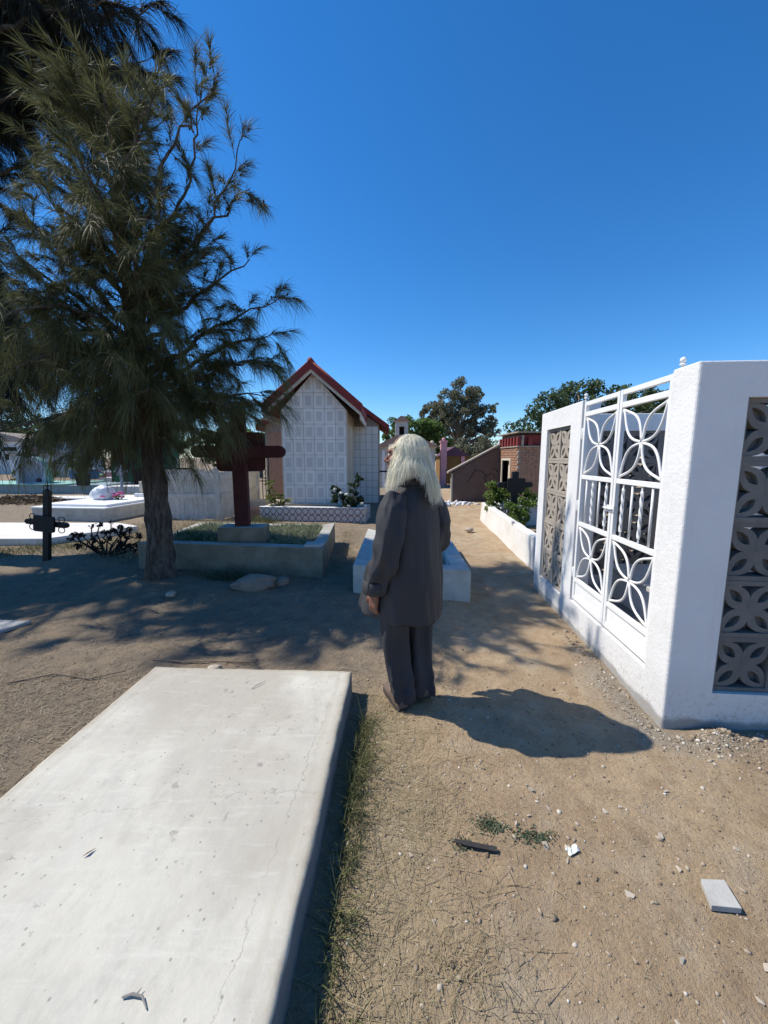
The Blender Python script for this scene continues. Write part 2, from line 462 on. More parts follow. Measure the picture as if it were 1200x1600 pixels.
t = NT('dirt')
big = t.noise(0.9, 5, 0.6); mid = t.noise(7, 6, 0.7); fine = t.noise(70, 5, 0.75); grit = t.noise(260, 3, 0.8)
c = t.mix(t.ramp(big, [(0.35, 0.0), (0.68, 1.0)]), (0.50, 0.375, 0.238), (0.40, 0.288, 0.178))
c = t.mix(t.ramp(mid, [(0.42, 0.0), (0.72, 0.8)]), c, (0.31, 0.218, 0.135))
c = t.mix(t.ramp(mid, [(0.22, 0.75), (0.40, 0.0)]), c, (0.56, 0.46, 0.33))
c = t.mix(t.ramp(t.noise(2.1, 6, 0.7, t.mapped(t.pos(), (1, 1, 1), (4, 9, 0))), [(0.50, 0.0), (0.66, 0.7)]), c, (0.50, 0.415, 0.30))
c = t.mix(t.ramp(t.noise(3.2, 6, 0.75, t.mapped(t.pos(), (1, 1, 1), (2, 5, 0))), [(0.55, 0.0), (0.70, 0.65)]), c, (0.27, 0.178, 0.105))
lf = t.math('MULTIPLY', t.attr('litter'), t.ramp(t.noise(5, 5, 0.7), [(0.25, 0.45), (0.6, 1.0)]))
c = t.mix(lf, c, t.mix(t.ramp(fine, [(0.35, 0.0), (0.7, 1.0)]), (0.185, 0.148, 0.108), (0.31, 0.255, 0.188)))
c = t.mix(t.math('MULTIPLY', t.attr('straw'), 0.6), c, (0.42, 0.345, 0.22))
c = t.mix(t.math('MULTIPLY', t.attr('gravel'), 0.8), c, t.mix(t.ramp(t.noise(45, 4, 0.8), [(0.4, 0.0), (0.6, 1.0)]), (0.32, 0.30, 0.26), (0.20, 0.175, 0.145)))
c = t.mix(t.ramp(fine, [(0.45, 0.0), (0.8, 0.5)]), c, t.mix(1.0, c, (0.62, 0.58, 0.55), 'MULTIPLY'))
vd = t.voro(95, 'F1'); vc = t.voro(95, 'F1', out='Color')
spk = t.math('MULTIPLY', t.ramp(vd, [(0.16, 1.0), (0.24, 0.0)]), t.ramp(t.sep(vc)[0], [(0.66, 0.0), (0.70, 1.0)]))
c = t.mix(spk, c, t.mix(t.sep(vc)[1], (0.52, 0.46, 0.38), (0.12, 0.09, 0.07)))
t.color(c); t.rough(0.97, 0.08)
h = t.math('ADD', t.math('MULTIPLY', fine, 0.9), t.math('MULTIPLY', grit, 0.45))
h = t.math('ADD', h, t.math('MULTIPLY', spk, 0.35))
h = t.math('ADD', h, t.math('MULTIPLY', t.noise(24, 5, 0.7), 1.2))
t.bump(h, 0.85, 0.018)
ground = mesh_obj('ground', gme, 'dirt'); tag(ground, kind='structure', label='bare brown cemetery dirt with a trodden path')

# ------------------------------------------------------------------ blades, pebbles (geometry many at once)
rng = np.random.default_rng(7)
def blades(P, D, L, W, droop=0.0, segs=2, up=None, rg=rng):
    """thin tapering blades: root P (n,3), direction D, length L, width W, gravity droop"""
    n = len(P); D = D / np.linalg.norm(D, axis=1, keepdims=True)
    r = rg.normal(size=(n, 3)) if up is None else np.tile(np.array(up, float), (n, 1)) + rg.normal(size=(n, 3)) * 0.25
    S = np.cross(D, r); S /= np.linalg.norm(S, axis=1, keepdims=True) + 1e-9
    L = np.broadcast_to(L, n)[:, None]; W = np.broadcast_to(W, n)[:, None]
    dr = np.broadcast_to(droop, n)[:, None]
    vs_ = []
    for k in range(segs):
        s = k / segs
        c = P + D * L * s + np.array([0, 0, -1.0]) * dr * L * s * s
        w = W * (1 - 0.45 * s) / 2
        vs_ += [c - S * w, c + S * w]
    vs_.append(P + D * L + np.array([0, 0, -1.0]) * dr * L)
    k = 2 * segs + 1
    V = np.stack(vs_, 1).reshape(-1, 3)
    b = np.arange(n)[:, None] * k
    q = np.concatenate([b + np.array([[2 * i, 2 * i + 1, 2 * i + 3, 2 * i + 2]]) for i in range(segs - 1)]) if segs > 1 else None
    tr = b + np.array([[2 * segs - 2, 2 * segs - 1, 2 * segs]])
    return V, q, tr
def join(parts):
    V = []; Q = []; T = []; o = 0
    for v, q, t_ in parts:
        V.append(v)
        if q is not None and len(q): Q.append(q + o)
        if t_ is not None and len(t_): T.append(t_ + o)
        o += len(v)
    return np.concatenate(V), (np.concatenate(Q) if Q else None), (np.concatenate(T) if T else None)

_bm = bmesh.new(); bmesh.ops.create_icosphere(_bm, subdivisions=1, radius=1)
ICO_V = np.array([v.co[:] for v in _bm.verts]); ICO_F = np.array([[v.index for v in f.verts] for f in _bm.faces]); _bm.free()
def pebbles(xy, size, rg, flat=0.6, sink=0.25):
    n = len(xy); k = len(ICO_V)
    sc = size[:, None] * np.stack([rg.uniform(0.7, 1.3, n), rg.uniform(0.6, 1.1, n), rg.uniform(0.35, 0.8, n) * flat / 0.6], 1)
    V = ICO_V[None] * (1 + rg.normal(size=(n, k, 1)) * 0.24) * sc[:, None, :]
    a = rg.uniform(0, 6.28, n); ca, sa = np.cos(a)[:, None], np.sin(a)[:, None]
    V = np.stack([V[..., 0] * ca - V[..., 1] * sa, V[..., 0] * sa + V[..., 1] * ca, V[..., 2]], -1)
    z = gh(xy[:, 0], xy[:, 1]) + sc[:, 2] * (0.5 - sink)
    V = V + np.stack([xy[:, 0], xy[:, 1], z], -1)[:, None]
    T = ICO_F[None] + (np.arange(n) * k)[:, None, None]
    return V.reshape(-1, 3), T.reshape(-1, 3)

def stones_mat():
    t = NT('pebble_mix')
    r = t.irand()
    t.color(t.ramp(r, [(0.0, (0.16, 0.12, 0.085)), (0.45, (0.30, 0.235, 0.165)), (0.8, (0.42, 0.36, 0.28)), (1.0, (0.58, 0.54, 0.47))]))
    t.rough(0.9, 0.15); t.bump(t.noise(150, 4), 0.3, 0.002)
stones_mat()
def scatter(n, x0, x1, y0, y1, rg): return np.stack([rg.uniform(x0, x1, n), rg.uniform(y0, y1, n)], 1)
def slab_clear(xy):
    return ~((xy[:, 0] > -1.68) & (xy[:, 0] < -0.19) & (xy[:, 1] < 2.46)) & ~((xy[:, 0] > 1.56 + (xy[:, 1] - 2.04) * 0.078) & (xy[:, 1] > 2.03 - (xy[:, 0] - 1.58) * 0.08))

rg = np.random.default_rng(21)
pp = np.concatenate([scatter(6500, -0.2, 3.0, 0.35, 2.6, rg), scatter(900, -3.5, 1.6, 2.0, 5.0, rg), scatter(700, -0.2, 2.2, 4.0, 12, rg)])
sz = np.clip(rg.lognormal(-5.8, 0.55, len(pp)), 0.001, 0.011)
m = 500; wy = rg.uniform(1.95, 3.3, m); q1 = np.stack([1.582 + (wy - 2.039) * 0.078 - np.abs(rg.normal(0, 0.09, m)), wy], 1)
q2 = np.stack([rg.normal(2.35, 0.32, 1100), 1.97 - np.abs(rg.normal(0, 0.17, 1100))], 1); q2[:, 0] = np.clip(q2[:, 0], 1.62, 3)
q3 = np.stack([rg.normal(1.75, 0.14, 250), 1.97 - np.abs(rg.normal(0, 0.07, 250))], 1)
s2 = np.clip(rg.lognormal(-5.25, 0.5, m + 1350), 0.002, 0.018)
pp = np.concatenate([pp, q1, q2, q3]); sz = np.concatenate([sz, s2])
k = slab_clear(pp); pv, pt = pebbles(pp[k], sz[k], rg)
o = mesh_obj('gravel', fast_mesh('gravel', pv, tris=pt), 'pebble_mix')
tag(o, 'fine pebbles and grit strewn over the dirt and heaped at the wall foot', 'gravel', kind='stuff')

# countable pale chips, each its own stone (world x, y, half size)
CHIPS = [(0.68, 1.60, 0.017), (0.62, 1.47, 0.010), (0.72, 1.51, 0.011), (0.55, 1.43, 0.012), (0.64, 1.34, 0.017), (0.70, 1.29, 0.010), (0.96, 1.50, 0.012),
         (1.04, 1.52, 0.010), (1.12, 1.38, 0.014), (1.10, 1.26, 0.011), (0.86, 1.17, 0.013), (0.91, 0.99, 0.013), (0.80, 0.86, 0.009),
         (1.15, 0.97, 0.014), (1.06, 0.90, 0.011), (1.00, 0.80, 0.010), (0.31, 1.62, 0.009), (0.45, 1.72, 0.008), (0.10, 1.30, 0.012), (0.22, 0.95, 0.011),
         (0.40, 1.60, 0.007), (1.30, 1.60, 0.012), (1.38, 1.33, 0.009), (0.66, 0.75, 0.008), (0.30, 0.78, 0.009)]
rg = np.random.default_rng(4)
for i, (x, y, s) in enumerate(CHIPS):
    bm = bmesh.new()
    for q in rg.uniform(-1, 1, size=(11, 3)) * np.array([s * rg.uniform(0.9, 1.4), s * rg.uniform(0.6, 1.0), s * 0.5]): bm.verts.new(q)
    hull = bmesh.ops.convex_hull(bm, input=bm.verts[:])
    bmesh.ops.delete(bm, geom=[v for v in bm.verts if not v.link_faces], context='VERTS')
    me = bpy.data.meshes.new('stone'); bm.to_mesh(me); bm.free()
    o = mesh_obj('stone', me, 'chip_pale', None, (x, y, float(gh(x, y)) + s * 0.25), rg.uniform(0, 3))
    tag(o, 'small pale stone chip lying on the sunlit dirt of the path', 'stone', 'pale stone chips on the path')

def rock(loc, size, seed, label, mat='rock', name='rock', group=None, rz=0.3):
    rg = np.random.default_rng(seed)
    bm = bmesh.new(); bmesh.ops.create_icosphere(bm, subdivisions=4, radius=1)
    V = np.array([v.co[:] for v in bm.verts])
    d = (fbm(V[:, 0] * 1.4 + 7 * seed, V[:, 1] * 1.4 + V[:, 2] * 1.7, seed) - 0.5) * 0.55 + (fbm(V[:, 0] * 5 + V[:, 2] * 3, V[:, 1] * 5 + V[:, 2] * 4, seed + 3) - 0.5) * 0.16
    V = V * (1 + d)[:, None] * np.array(size)
    F = np.array([[v.index for v in f.verts] for f in bm.faces]); bm.free()
    o = mesh_obj(name, fast_mesh(name, V, tris=F, smooth=True), mat, None, loc, rz)
    return tag(o, label, 'rock', group)
rock((-1.48, 4.28, 0.10), (0.24, 0.15, 0.10), 5, 'large rounded boulder half buried in front of the kerbed grass bed')
rock((-1.22, 4.47, 0.06), (0.11, 0.09, 0.07), 9, 'smaller boulder just behind the large rounded one by the grass bed', rz=1.0)
rock((-1.22, 2.62, 0.02), (0.055, 0.04, 0.025), 12, 'flat tan stone behind the far edge of the white slab', 'chip_pale')
rock((-2.30, 4.05, 0.06), (0.05, 0.045, 0.035), 14, 'small pale stone between the tree roots and the boulder', 'chip_pale')
rock((1.36, 0.90, 0.02), (0.06, 0.045, 0.035), 16, 'fist-sized pale stone at the right edge of the path', 'chip_pale')

# fallen needles, straw and twigs lying flat
def lying(xy, L, W, rg, lift=0.006, tilt=0.12):
    a = rg.uniform(0, 6.28, len(xy))
    D = np.stack([np.cos(a), np.sin(a), rg.normal(0, tilt, len(xy))], 1)
    P = np.stack([xy[:, 0], xy[:, 1], gh(xy[:, 0], xy[:, 1]) + lift * rg.uniform(0.3, 1.5, len(xy))], 1)
    return blades(P, D, L, W, droop=0.05, segs=1, up=(0, 0, 1), rg=rg)
rg = np.random.default_rng(31)
xy = np.concatenate([scatter(22000, -4.6, 0.5, 2.1, 5.2, rg), scatter(12000, -3.2, -1.45, 0.6, 2.6, rg), scatter(3500, -7, 0.2, 5, 9, rg)])
xy = xy[slab_clear(xy)]
L = rg.uniform(0.02, 0.09, len(xy))
o = mesh_obj('needle_litter', fast_mesh('needle_litter', *(lambda v, q, t_: (v, q, t_))(*lying(xy, L, rg.uniform(0.0018, 0.0045, len(xy)), rg))), 'litter')
tag(o, 'brown fallen needles and twigs covering the ground under the tree', 'litter', kind='stuff')
rg = np.random.default_rng(32)
n = 9000; y_ = rg.uniform(0.3, 2.35, n); x_ = -0.285 + (y_ - 0.5) * 0.043 + np.abs(rg.normal(0.02, 0.24, n)) + 0.03
xs = np.stack([x_, y_], 1)
xs = np.concatenate([xs, np.stack([rg.normal(0.18, 0.14, 900), rg.normal(1.5, 0.12, 900)], 1), np.stack([rg.normal(0.25, 0.1, 500), rg.normal(0.95, 0.12, 500)], 1)])
V1 = lying(xs, rg.gamma(3, 0.014, len(xs)) + 0.01, rg.uniform(0.001, 0.0026, len(xs)), rg, 0.006, 0.2)
n2 = 260; xs2 = np.stack([rg.uniform(-0.15, 0.5, n2), rg.uniform(0.45, 2.0, n2)], 1)
V2 = lying(xs2, rg.uniform(0.06, 0.18, n2), 0.0028, rg, 0.012, 0.08)
xs3 = scatter(5200, 0.1, 2.0, 0.4, 2.6, rg)
V3 = lying(xs3, rg.uniform(0.008, 0.035, len(xs3)), 0.0016, rg, 0.005)
o = mesh_obj('straw_litter', fast_mesh('straw_litter', *join([V1, V2, V3])), 'straw')
tag(o, 'dry straw lying matted on the dirt beside the white slab', 'straw', kind='stuff')
# standing grass along the slab foot
rg = np.random.default_rng(33)
n = 2600; y_ = rg.uniform(0.25, 2.1, n); dens = fbm(y_ * 2.2, y_ * 0 + 3, 8)
k = dens > rg.uniform(0.15, 0.65, n); y_ = y_[k]; n = len(y_)
x_ = -0.287 + (y_ - 0.5) * 0.043 + 0.075 + np.abs(rg.normal(0, 0.055, n))
P = np.stack([x_, y_, gh(x_, y_)], 1); D = np.stack([rg.normal(0.05, 0.5, n), rg.normal(-0.1, 0.5, n), rg.uniform(0.35, 1.2, n)], 1)
V1 = blades(P, D, rg.gamma(5, 0.017, n) + 0.02, rg.uniform(0.0022, 0.0042, n), rg.uniform(0.1, 0.6, n), 3, rg=rg)
o = mesh_obj('grass_strip', fast_mesh('grass_strip', *V1), 'grass_mixed')
tag(o, 'half dry grass growing along the shaded side of the white slab', 'grass', kind='stuff')
# dry weeds further back
rg = np.random.default_rng(34)
def tuft_field(name, mat, pts, n, spread, hmin, hmax, w, label, rg, lean=0.5, zfun=gh):
    c = np.array(pts)[rg.integers(0, len(pts), n)]
    xy = c[:, :2] + rg.normal(size=(n, 2)) * np.array(spread)
    P = np.stack([xy[:, 0], xy[:, 1], zfun(xy[:, 0], xy[:, 1])], 1)
    D = np.stack([rg.normal(0, lean, n), rg.normal(0, lean, n), rg.uniform(0.5, 1.2, n)], 1)
    o = mesh_obj(name, fast_mesh(name, *blades(P, D, rg.uniform(hmin, hmax, n), w, rg.uniform(0.05, 0.5, n), 2, rg=rg)), mat)
    return tag(o, label, 'grass', kind='stuff')
tuft_field('dry_grass', 'straw', [(-4.3, 6.3), (-3.9, 6.8), (-3.7, 7.6), (-4.6, 7.2), (-5.0, 8.2), (-4.2, 8.6), (-3.7, 6.0), (-3.4, 8.5)], 5200, (0.30, 0.35), 0.06, 0.30, 0.005, 'tall straw-coloured dry grass between the tree and the white plank enclosure', rg)
tuft_field('dry_grass', 'straw', [(-0.62, 5.2), (-0.65, 6.0), (-0.66, 6.8), (-0.7, 7.6)], 1700, (0.10, 0.3), 0.02, 0.10, 0.004, 'low yellow grass in the gap between the two kerbed graves', rg)
tuft_field('dry_grass', 'grass_mixed', [(-6.3, 6.0), (-5.8, 6.3), (-5.3, 6.6), (-7.2, 6.2)], 2600, (0.35, 0.22), 0.04, 0.16, 0.005, 'green and yellow grass behind the small black cross', rg)
tuft_field('dry_grass', 'grass_mixed', [(-3.05, 9.15), (-2.95, 9.3), (-2.7, 9.0)], 700, (0.14, 0.1), 0.10, 0.32, 0.005, 'grass tuft at the left end of the tiled planter', rg)
tuft_field('weeds', 'weed', [(-1.95, 4.72), (-1.8, 4.68), (-2.05, 4.78)], 1200, (0.14, 0.06), 0.05, 0.22, 0.005, 'small shaded weeds at the foot of the kerbed grass bed', rg)

# little green weeds creeping on the path
def creeping(loc, n, spread, seed, label, mat='weed'):
    rg = np.random.default_rng(seed)
    xy = np.array(loc)[None] + rg.normal(size=(n, 2)) * np.array(spread)
    P = np.stack([xy[:, 0], xy[:, 1], gh(xy[:, 0], xy[:, 1]) + 0.004], 1)
    D = np.stack([rg.normal(size=n), rg.normal(size=n), rg.uniform(0.1, 0.9, n)], 1)
    o = mesh_obj('weed', fast_mesh('weed', *blades(P, D, rg.uniform(0.008, 0.02, n), 0.006 if mat == 'weed' else 0.0025, 0.2, 2, rg=rg)), mat)
    tag(o, label, 'weed', kind='stuff')
creeping((0.445, 1.42), 240, (0.035, 0.025), 1, 'small green weed beside the dark stick on the path')
creeping((0.60, 1.38), 220, (0.045, 0.018), 2, 'low green weed left of the scrap of white paper')
creeping((0.31, 1.335), 90, (0.02, 0.014), 3, 'tiny green sprig at the left tip of the dark stick')
creeping((0.24, 0.98), 160, (0.05, 0.03), 6, 'dry yellow sprig in the straw nearest the camera', 'straw')

mb = MB(); mb.tube([(-0.075, 0.022, 0.012), (-0.02, 0.006, 0.013), (0.03, -0.004, 0.012), (0.082, -0.016, 0.013)], [0.007, 0.012, 0.011, 0.012], 6, flat=0.6)
o = mb.build('stick', 'dark_stick', None, (0.352, 1.322, float(gh(0.352, 1.322)))); tag(o, 'short flat dark grey stick lying on the path', 'stick')
mb = MB(); mb.prism([(-0.060, -0.039), (0.035, -0.048), (0.053, 0.042), (-0.028, 0.046)], 0, 0.022, 'z')
o = mb.build('tile_offcut', 'cement_pale', None, (1.166, 1.161, float(gh(1.166, 1.161)) + 0.002), 0.0, bevel=0.002)
tag(o, 'pale rectangular piece of masonry lying alone on the path', 'brick')
# crumpled scrap of paper
mb = MB(); pr = random.Random(3)
g = [[(-0.026 + 0.011 * i, -0.012 + 0.009 * j, 0.004 + 0.012 * pr.random()) for i in range(6)] for j in range(4)]
mb.loft(g, closed=False)
o = mb.build('paper_scrap', 'petal_white', None, (0.735, 1.325, float(gh(0.735, 1.325))), 0.4)
s = o.modifiers.new('s', 'SOLIDIFY'); s.thickness = 0.001
tag(o, 'crumpled scrap of white paper on the path', 'paper')
mb = MB(); mb.prism([(-0.28, -0.10), (0.02, -0.13), (0.11, 0.06), (-0.26, 0.12)], 0, 0.03, 'z')
o = mb.build('broken_slab', 'cement_pale', None, (-3.36, 3.36, float(gh(-3.36, 3.36)) - 0.004), 0.1, bevel=0.004)
tag(o, 'broken grey slab piece lying at the left edge under the tree', 'slab')
for (pts, rad, lab) in [([(-1.75, 2.78), (-1.5, 2.74), (-1.28, 2.76), (-0.95, 2.70)], 0.007, 'long thin fallen branch behind the far edge of the white slab'),
                        ([(-2.55, 2.45), (-2.3, 2.55), (-2.05, 2.52), (-1.85, 2.62)], 0.006, 'thin dark twig on the dirt left of the white slab')]:
    mb = MB(); mb.tube([(x, y, float(gh(x, y)) + 0.008 + 0.01 * (i % 2)) for i, (x, y) in enumerate(pts)], [rad, rad * 0.9, rad * 0.7, rad * 0.4], 6)
    tag(mb.build('fallen_twig', 'twig', smooth=True), lab, 'twig')

# ------------------------------------------------------------------ the white grave slab in the foreground
t = NT('slab_white')
p = t.pos()
c = t.mix(t.ramp(t.noise(2.2, 6, 0.65), [(0.35, 0.0), (0.7, 1.0)]), (0.560, 0.535, 0.455), (0.480, 0.455, 0.385))
c = t.mix(t.ramp(t.noise(9, 6, 0.75, t.mapped(p, (1, 0.6, 1))), [(0.47, 0.0), (0.66, 0.8)]), c, (0.43, 0.41, 0.355))
c = t.mix(t.ramp(t.noise(3.3, 7, 0.7, t.mapped(p, (1.6, 0.5, 1), (3, 1, 0))), [(0.52, 0.0), (0.66, 0.45)]), c, (0.52, 0.50, 0.45))
c = t.mix(t.ramp(t.noise(1.3, 5, 0.6, t.mapped(p, (1, 1, 1), (5, 2, 0))), [(0.40, 0.0), (0.62, 0.8)]), c, (0.39, 0.355, 0.295))
c = t.mix(t.ramp(t.noise(22, 4, 0.7, t.mapped(p, (0.25, 1.6, 1), (0, 0, 0), (0, 0, 0.5))), [(0.55, 0.0), (0.75, 0.35)]), c, (0.66, 0.645, 0.58))
b_at = t.attr('border')
c = t.mix(t.math('MULTIPLY', b_at, t.ramp(t.noise(8, 5, 0.7), [(0.28, 0.2), (0.58, 1.0)])), c, (0.36, 0.315, 0.24))
chv = t.voro(13, 'F1'); chc = t.voro(13, 'F1', out='Color')
dots = t.math('MULTIPLY', t.ramp(t.math('ADD', chv, t.math('MULTIPLY', t.noise(60, 3), 0.12)), [(0.10, 1.0), (0.13, 0.0)]), t.ramp(t.sep(chc)[0], [(0.55, 0.0), (0.58, 1.0)]))
dots2 = t.math('MULTIPLY', t.ramp(t.voro(41, 'F1'), [(0.13, 1.0), (0.20, 0.0)]), t.ramp(t.sep(t.voro(41, 'F1', out='Color'))[0], [(0.80, 0.0), (0.82, 1.0)]))
dots = t.math('MULTIPLY', t.math('MAXIMUM', dots, dots2), t.ramp(t.noise(2.3, 4, 0.7, t.mapped(p, (1, 1, 1), (1, 8, 0))), [(0.46, 0.0), (0.56, 1.0)]))
patch = t.math('MULTIPLY', t.ramp(t.noise(16, 6, 0.7), [(0.63, 0.0), (0.65, 1.0)]), t.ramp(t.noise(1.7, 2), [(0.5, 0.0), (0.6, 1.0)]))
sx, sy, sz_ = t.sep(p)
wig = t.math('MULTIPLY_ADD', t.noise(5, 6, 0.7), 0.16, -0.08); wig2 = t.math('MULTIPLY_ADD', t.noise(3, 7, 0.7, t.mapped(p, (1, 1, 1), (7, 3, 0))), 0.26, -0.13)
brk = t.ramp(t.noise(4, 4, 0.7), [(0.40, 0.0), (0.55, 1.0)])
d1 = t.math('ABSOLUTE', t.math('ADD', t.math('ADD', t.math('MULTIPLY_ADD', sy, -0.085, 0.48), sx), wig))       # long crack beside the right edge
d2 = t.math('ABSOLUTE', t.math('ADD', t.math('ADD', t.math('MULTIPLY_ADD', sx, -0.14, -1.50), sy), wig2))       # crack across
crack = t.math('MULTIPLY', t.math('MAXIMUM', t.ramp(d1, [(0.0012, 1.0), (0.0035, 0.0)]), t.ramp(d2, [(0.0012, 1.0), (0.004, 0.0)])), t.math('MULTIPLY', brk, 0.38))
wear = t.math('MAXIMUM', t.math('MAXIMUM', dots, dots2), patch)
c = t.mix(t.math('MULTIPLY', wear, 0.6), c, (0.20, 0.19, 0.175))
c = t.mix(crack, c, (0.16, 0.14, 0.12))
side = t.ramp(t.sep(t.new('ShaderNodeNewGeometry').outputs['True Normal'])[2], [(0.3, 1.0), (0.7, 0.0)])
c = t.mix(side, c, t.mix(t.noise(8, 5), (0.20, 0.20, 0.195), (0.14, 0.14, 0.135)))  # sides: unpainted cement, greyed further so part of their shade is in the colour
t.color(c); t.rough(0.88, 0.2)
hh = t.math('SUBTRACT', t.math('ADD', t.noise(28, 5, 0.7), t.math('MULTIPLY', t.noise(5, 3), 1.5)), t.math('MULTIPLY', t.math('MAXIMUM', wear, crack), 1.0))
t.bump(hh, 0.35, 0.006)
SL = dict(BL=(-1.521, 2.435), BR=(-0.208, 2.37), FR=(-0.322, -0.3), FL=(-1.648, -0.3))
N = 120
u, v = np.meshgrid(np.linspace(0, 1, N), np.linspace(0, 1, N))
def lerp2(k):
    return (SL['FL'][k] * (1 - u) + SL['FR'][k] * u) * (1 - v) + (SL['BL'][k] * (1 - u) + SL['BR'][k] * u) * v
X = lerp2(0); Yg = lerp2(1)
eu = np.minimum(u, 1 - u) * 1.25; ev = np.minimum(v, 1 - v) * 2.6; ed = np.minimum(eu, ev)
jit = (fbm(X * 4, Yg * 4, 61) - 0.5) * 0.03 + (fbm(X * 22, Yg * 22, 64) - 0.5) * 0.014
X = X + jit * np.where(eu < 0.001, np.where(u > .5, -0.6, 0.6), 0); Yg = Yg + jit * np.where(ev < 0.001, -0.6, 0)
Z = 0.15 + (fbm(X * 2, Yg * 2, 62) - 0.5) * 0.012 + (fbm(X * 14, Yg * 14, 63) - 0.5) * 0.003
Z = Z - (0.008 + 0.022 * np.clip(fbm(X * 9, Yg * 9, 66) - 0.5, 0, 1)) * np.exp(-(ed / 0.006) ** 2) 
top = np.stack([X, Yg, Z], -1)
V = top.reshape(-1, 3); I = np.arange(N * N).reshape(N, N)
Q = [np.stack([I[:-1, :-1], I[:-1, 1:], I[1:, 1:], I[1:, :-1]], -1).reshape(-1, 4)]
loop = np.concatenate([I[0, :], I[1:, -1], I[-1, -2::-1], I[-2:0:-1, 0]])
base = V[loop].copy(); base[:, 2] = -0.08; base[:, 0] += (base[:, 0] - V[:, 0].mean()) * 0.006
lb = len(V) + np.arange(len(loop)); V = np.concatenate([V, base])
Q.append(np.stack([loop, lb, np.roll(lb, -1), np.roll(loop, -1)], -1))
sme = fast_mesh('grave_slab', V, quads=np.concatenate(Q))
put_attr(sme, 'border', np.concatenate([np.maximum(np.exp(-((ed - 0.07) / 0.014) ** 2) * 0.35, np.exp(-(ed / 0.035) ** 2)).ravel(), np.zeros(len(loop))]))
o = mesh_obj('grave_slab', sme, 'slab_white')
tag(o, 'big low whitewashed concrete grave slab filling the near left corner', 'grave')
mb = MB(); mb.tube([(-0.05, 0.0, 0.006), (-0.02, 0.006, 0.009), (0.02, 0.0, 0.008), (0.05, -0.028, 0.006)], [0.003, 0.005, 0.0045, 0.002], 6).tube([(-0.005, 0.004, 0.009), (0.006, 0.022, 0.012)], [0.003, 0.001], 5)
mb.v = [(x * .75, y * .75, z * .75) for x, y, z in mb.v]
tag(mb.build('dry_twig', 'twig_grey', None, (-0.632, 0.817, 0.15)), 'small forked grey twig lying on the white slab', 'twig')
mb = MB(); mb.add([(-0.012, -0.014, 0.004), (0.0, -0.006, 0.010), (0.012, 0.016, 0.003), (0.002, 0.006, 0.001)], [(0, 1, 2, 3)])
o = mb.build('dead_leaf', 'brown_leaf', None, (-1.03, 1.186, 0.152)); s = o.modifiers.new('s', 'SOLIDIFY'); s.thickness = 0.001
tag(o, 'tiny reddish dead leaf lying on the white slab', 'leaf')
mb = MB(); mb.tube([(-0.03, -0.045, 0.004), (-0.005, -0.01, 0.01), (0.03, 0.03, 0.006)], [0.0018, 0.002, 0.001], 5)
tag(mb.build('dry_stalk', 'straw', None, (-0.76, 2.21, 0.148)), 'thin dry stalk near the far edge of the white slab', 'twig')

# ------------------------------------------------------------------ white enclosure with iron gate and breeze blocks
def wall_grid(L, H, T, holes, top=None):
    """wall of length L (x), height H (z), thickness T (y) with rectangular openings (x0, x1, z0, z1)"""
    xs = sorted({0.0, L, *[h[0] for h in holes], *[h[1] for h in holes]})
    zs = sorted({-0.12, H, *[h[2] for h in holes], *[h[3] for h in holes]})
    def solid(i, j):
        if i < 0 or j < 0 or i >= len(xs) - 1 or j >= len(zs) - 1: return False
        cx = (xs[i] + xs[i + 1]) / 2; cz = (zs[j] + zs[j + 1]) / 2
        return not any(h[0] < cx < h[1] and h[2] < cz < h[3] for h in holes)
    mb = MB(); ids = {}
    def vid(i, j, k):
        if (i, j, k) not in ids:
            ids[(i, j, k)] = len(mb.v); mb.v.append((xs[i], T * k, zs[j]))
        return ids[(i, j, k)]
    for i in range(len(xs) - 1):
        for j in range(len(zs) - 1):
            if not solid(i, j): continue
            mb.f.append((vid(i, j, 0), vid(i + 1, j, 0), vid(i + 1, j + 1, 0), vid(i, j + 1, 0)))
            mb.f.append((vid(i, j, 1), vid(i, j + 1, 1), vid(i + 1, j + 1, 1), vid(i + 1, j, 1)))
            if not solid(i - 1, j): mb.f.append((vid(i, j, 0), vid(i, j + 1, 0), vid(i, j + 1, 1), vid(i, j, 1)))
            if not solid(i + 1, j): mb.f.append((vid(i + 1, j, 0), vid(i + 1, j, 1), vid(i + 1, j + 1, 1), vid(i + 1, j + 1, 0)))
            if not solid(i, j - 1): mb.f.append((vid(i, j, 0), vid(i, j, 1), vid(i + 1, j, 1), vid(i + 1, j, 0)))
            if not solid(i, j + 1): mb.f.append((vid(i, j + 1, 0), vid(i + 1, j + 1, 0), vid(i + 1, j + 1, 1), vid(i, j + 1, 1)))
    return mb

t = NT('enclosure_white')
c = t.mix(t.ramp(t.noise(2.5, 5, 0.6), [(0.35, 0.0), (0.7, 1.0)]), (0.76, 0.75, 0.735), (0.70, 0.69, 0.675))
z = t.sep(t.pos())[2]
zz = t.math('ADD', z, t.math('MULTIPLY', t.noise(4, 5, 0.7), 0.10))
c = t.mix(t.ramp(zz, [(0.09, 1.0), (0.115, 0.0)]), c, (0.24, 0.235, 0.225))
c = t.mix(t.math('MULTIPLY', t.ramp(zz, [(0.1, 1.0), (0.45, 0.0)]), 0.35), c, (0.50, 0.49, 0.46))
c = t.mix(t.ramp(t.noise(16, 5, 0.7, t.mapped(t.pos(), (1, 1, 0.12))), [(0.56, 0.0), (0.74, 0.22)]), c, (0.52, 0.50, 0.46))
c = t.mix(t.ramp(t.noise(1.6, 5, 0.65), [(0.5, 0.0), (0.68, 0.25)]), c, (0.60, 0.59, 0.57))
spl = t.math('MULTIPLY', t.ramp(z, [(0.02, 1.0), (0.30, 0.0)]), t.ramp(t.noise(38, 5, 0.8), [(0.52, 0.0), (0.6, 0.55)]))
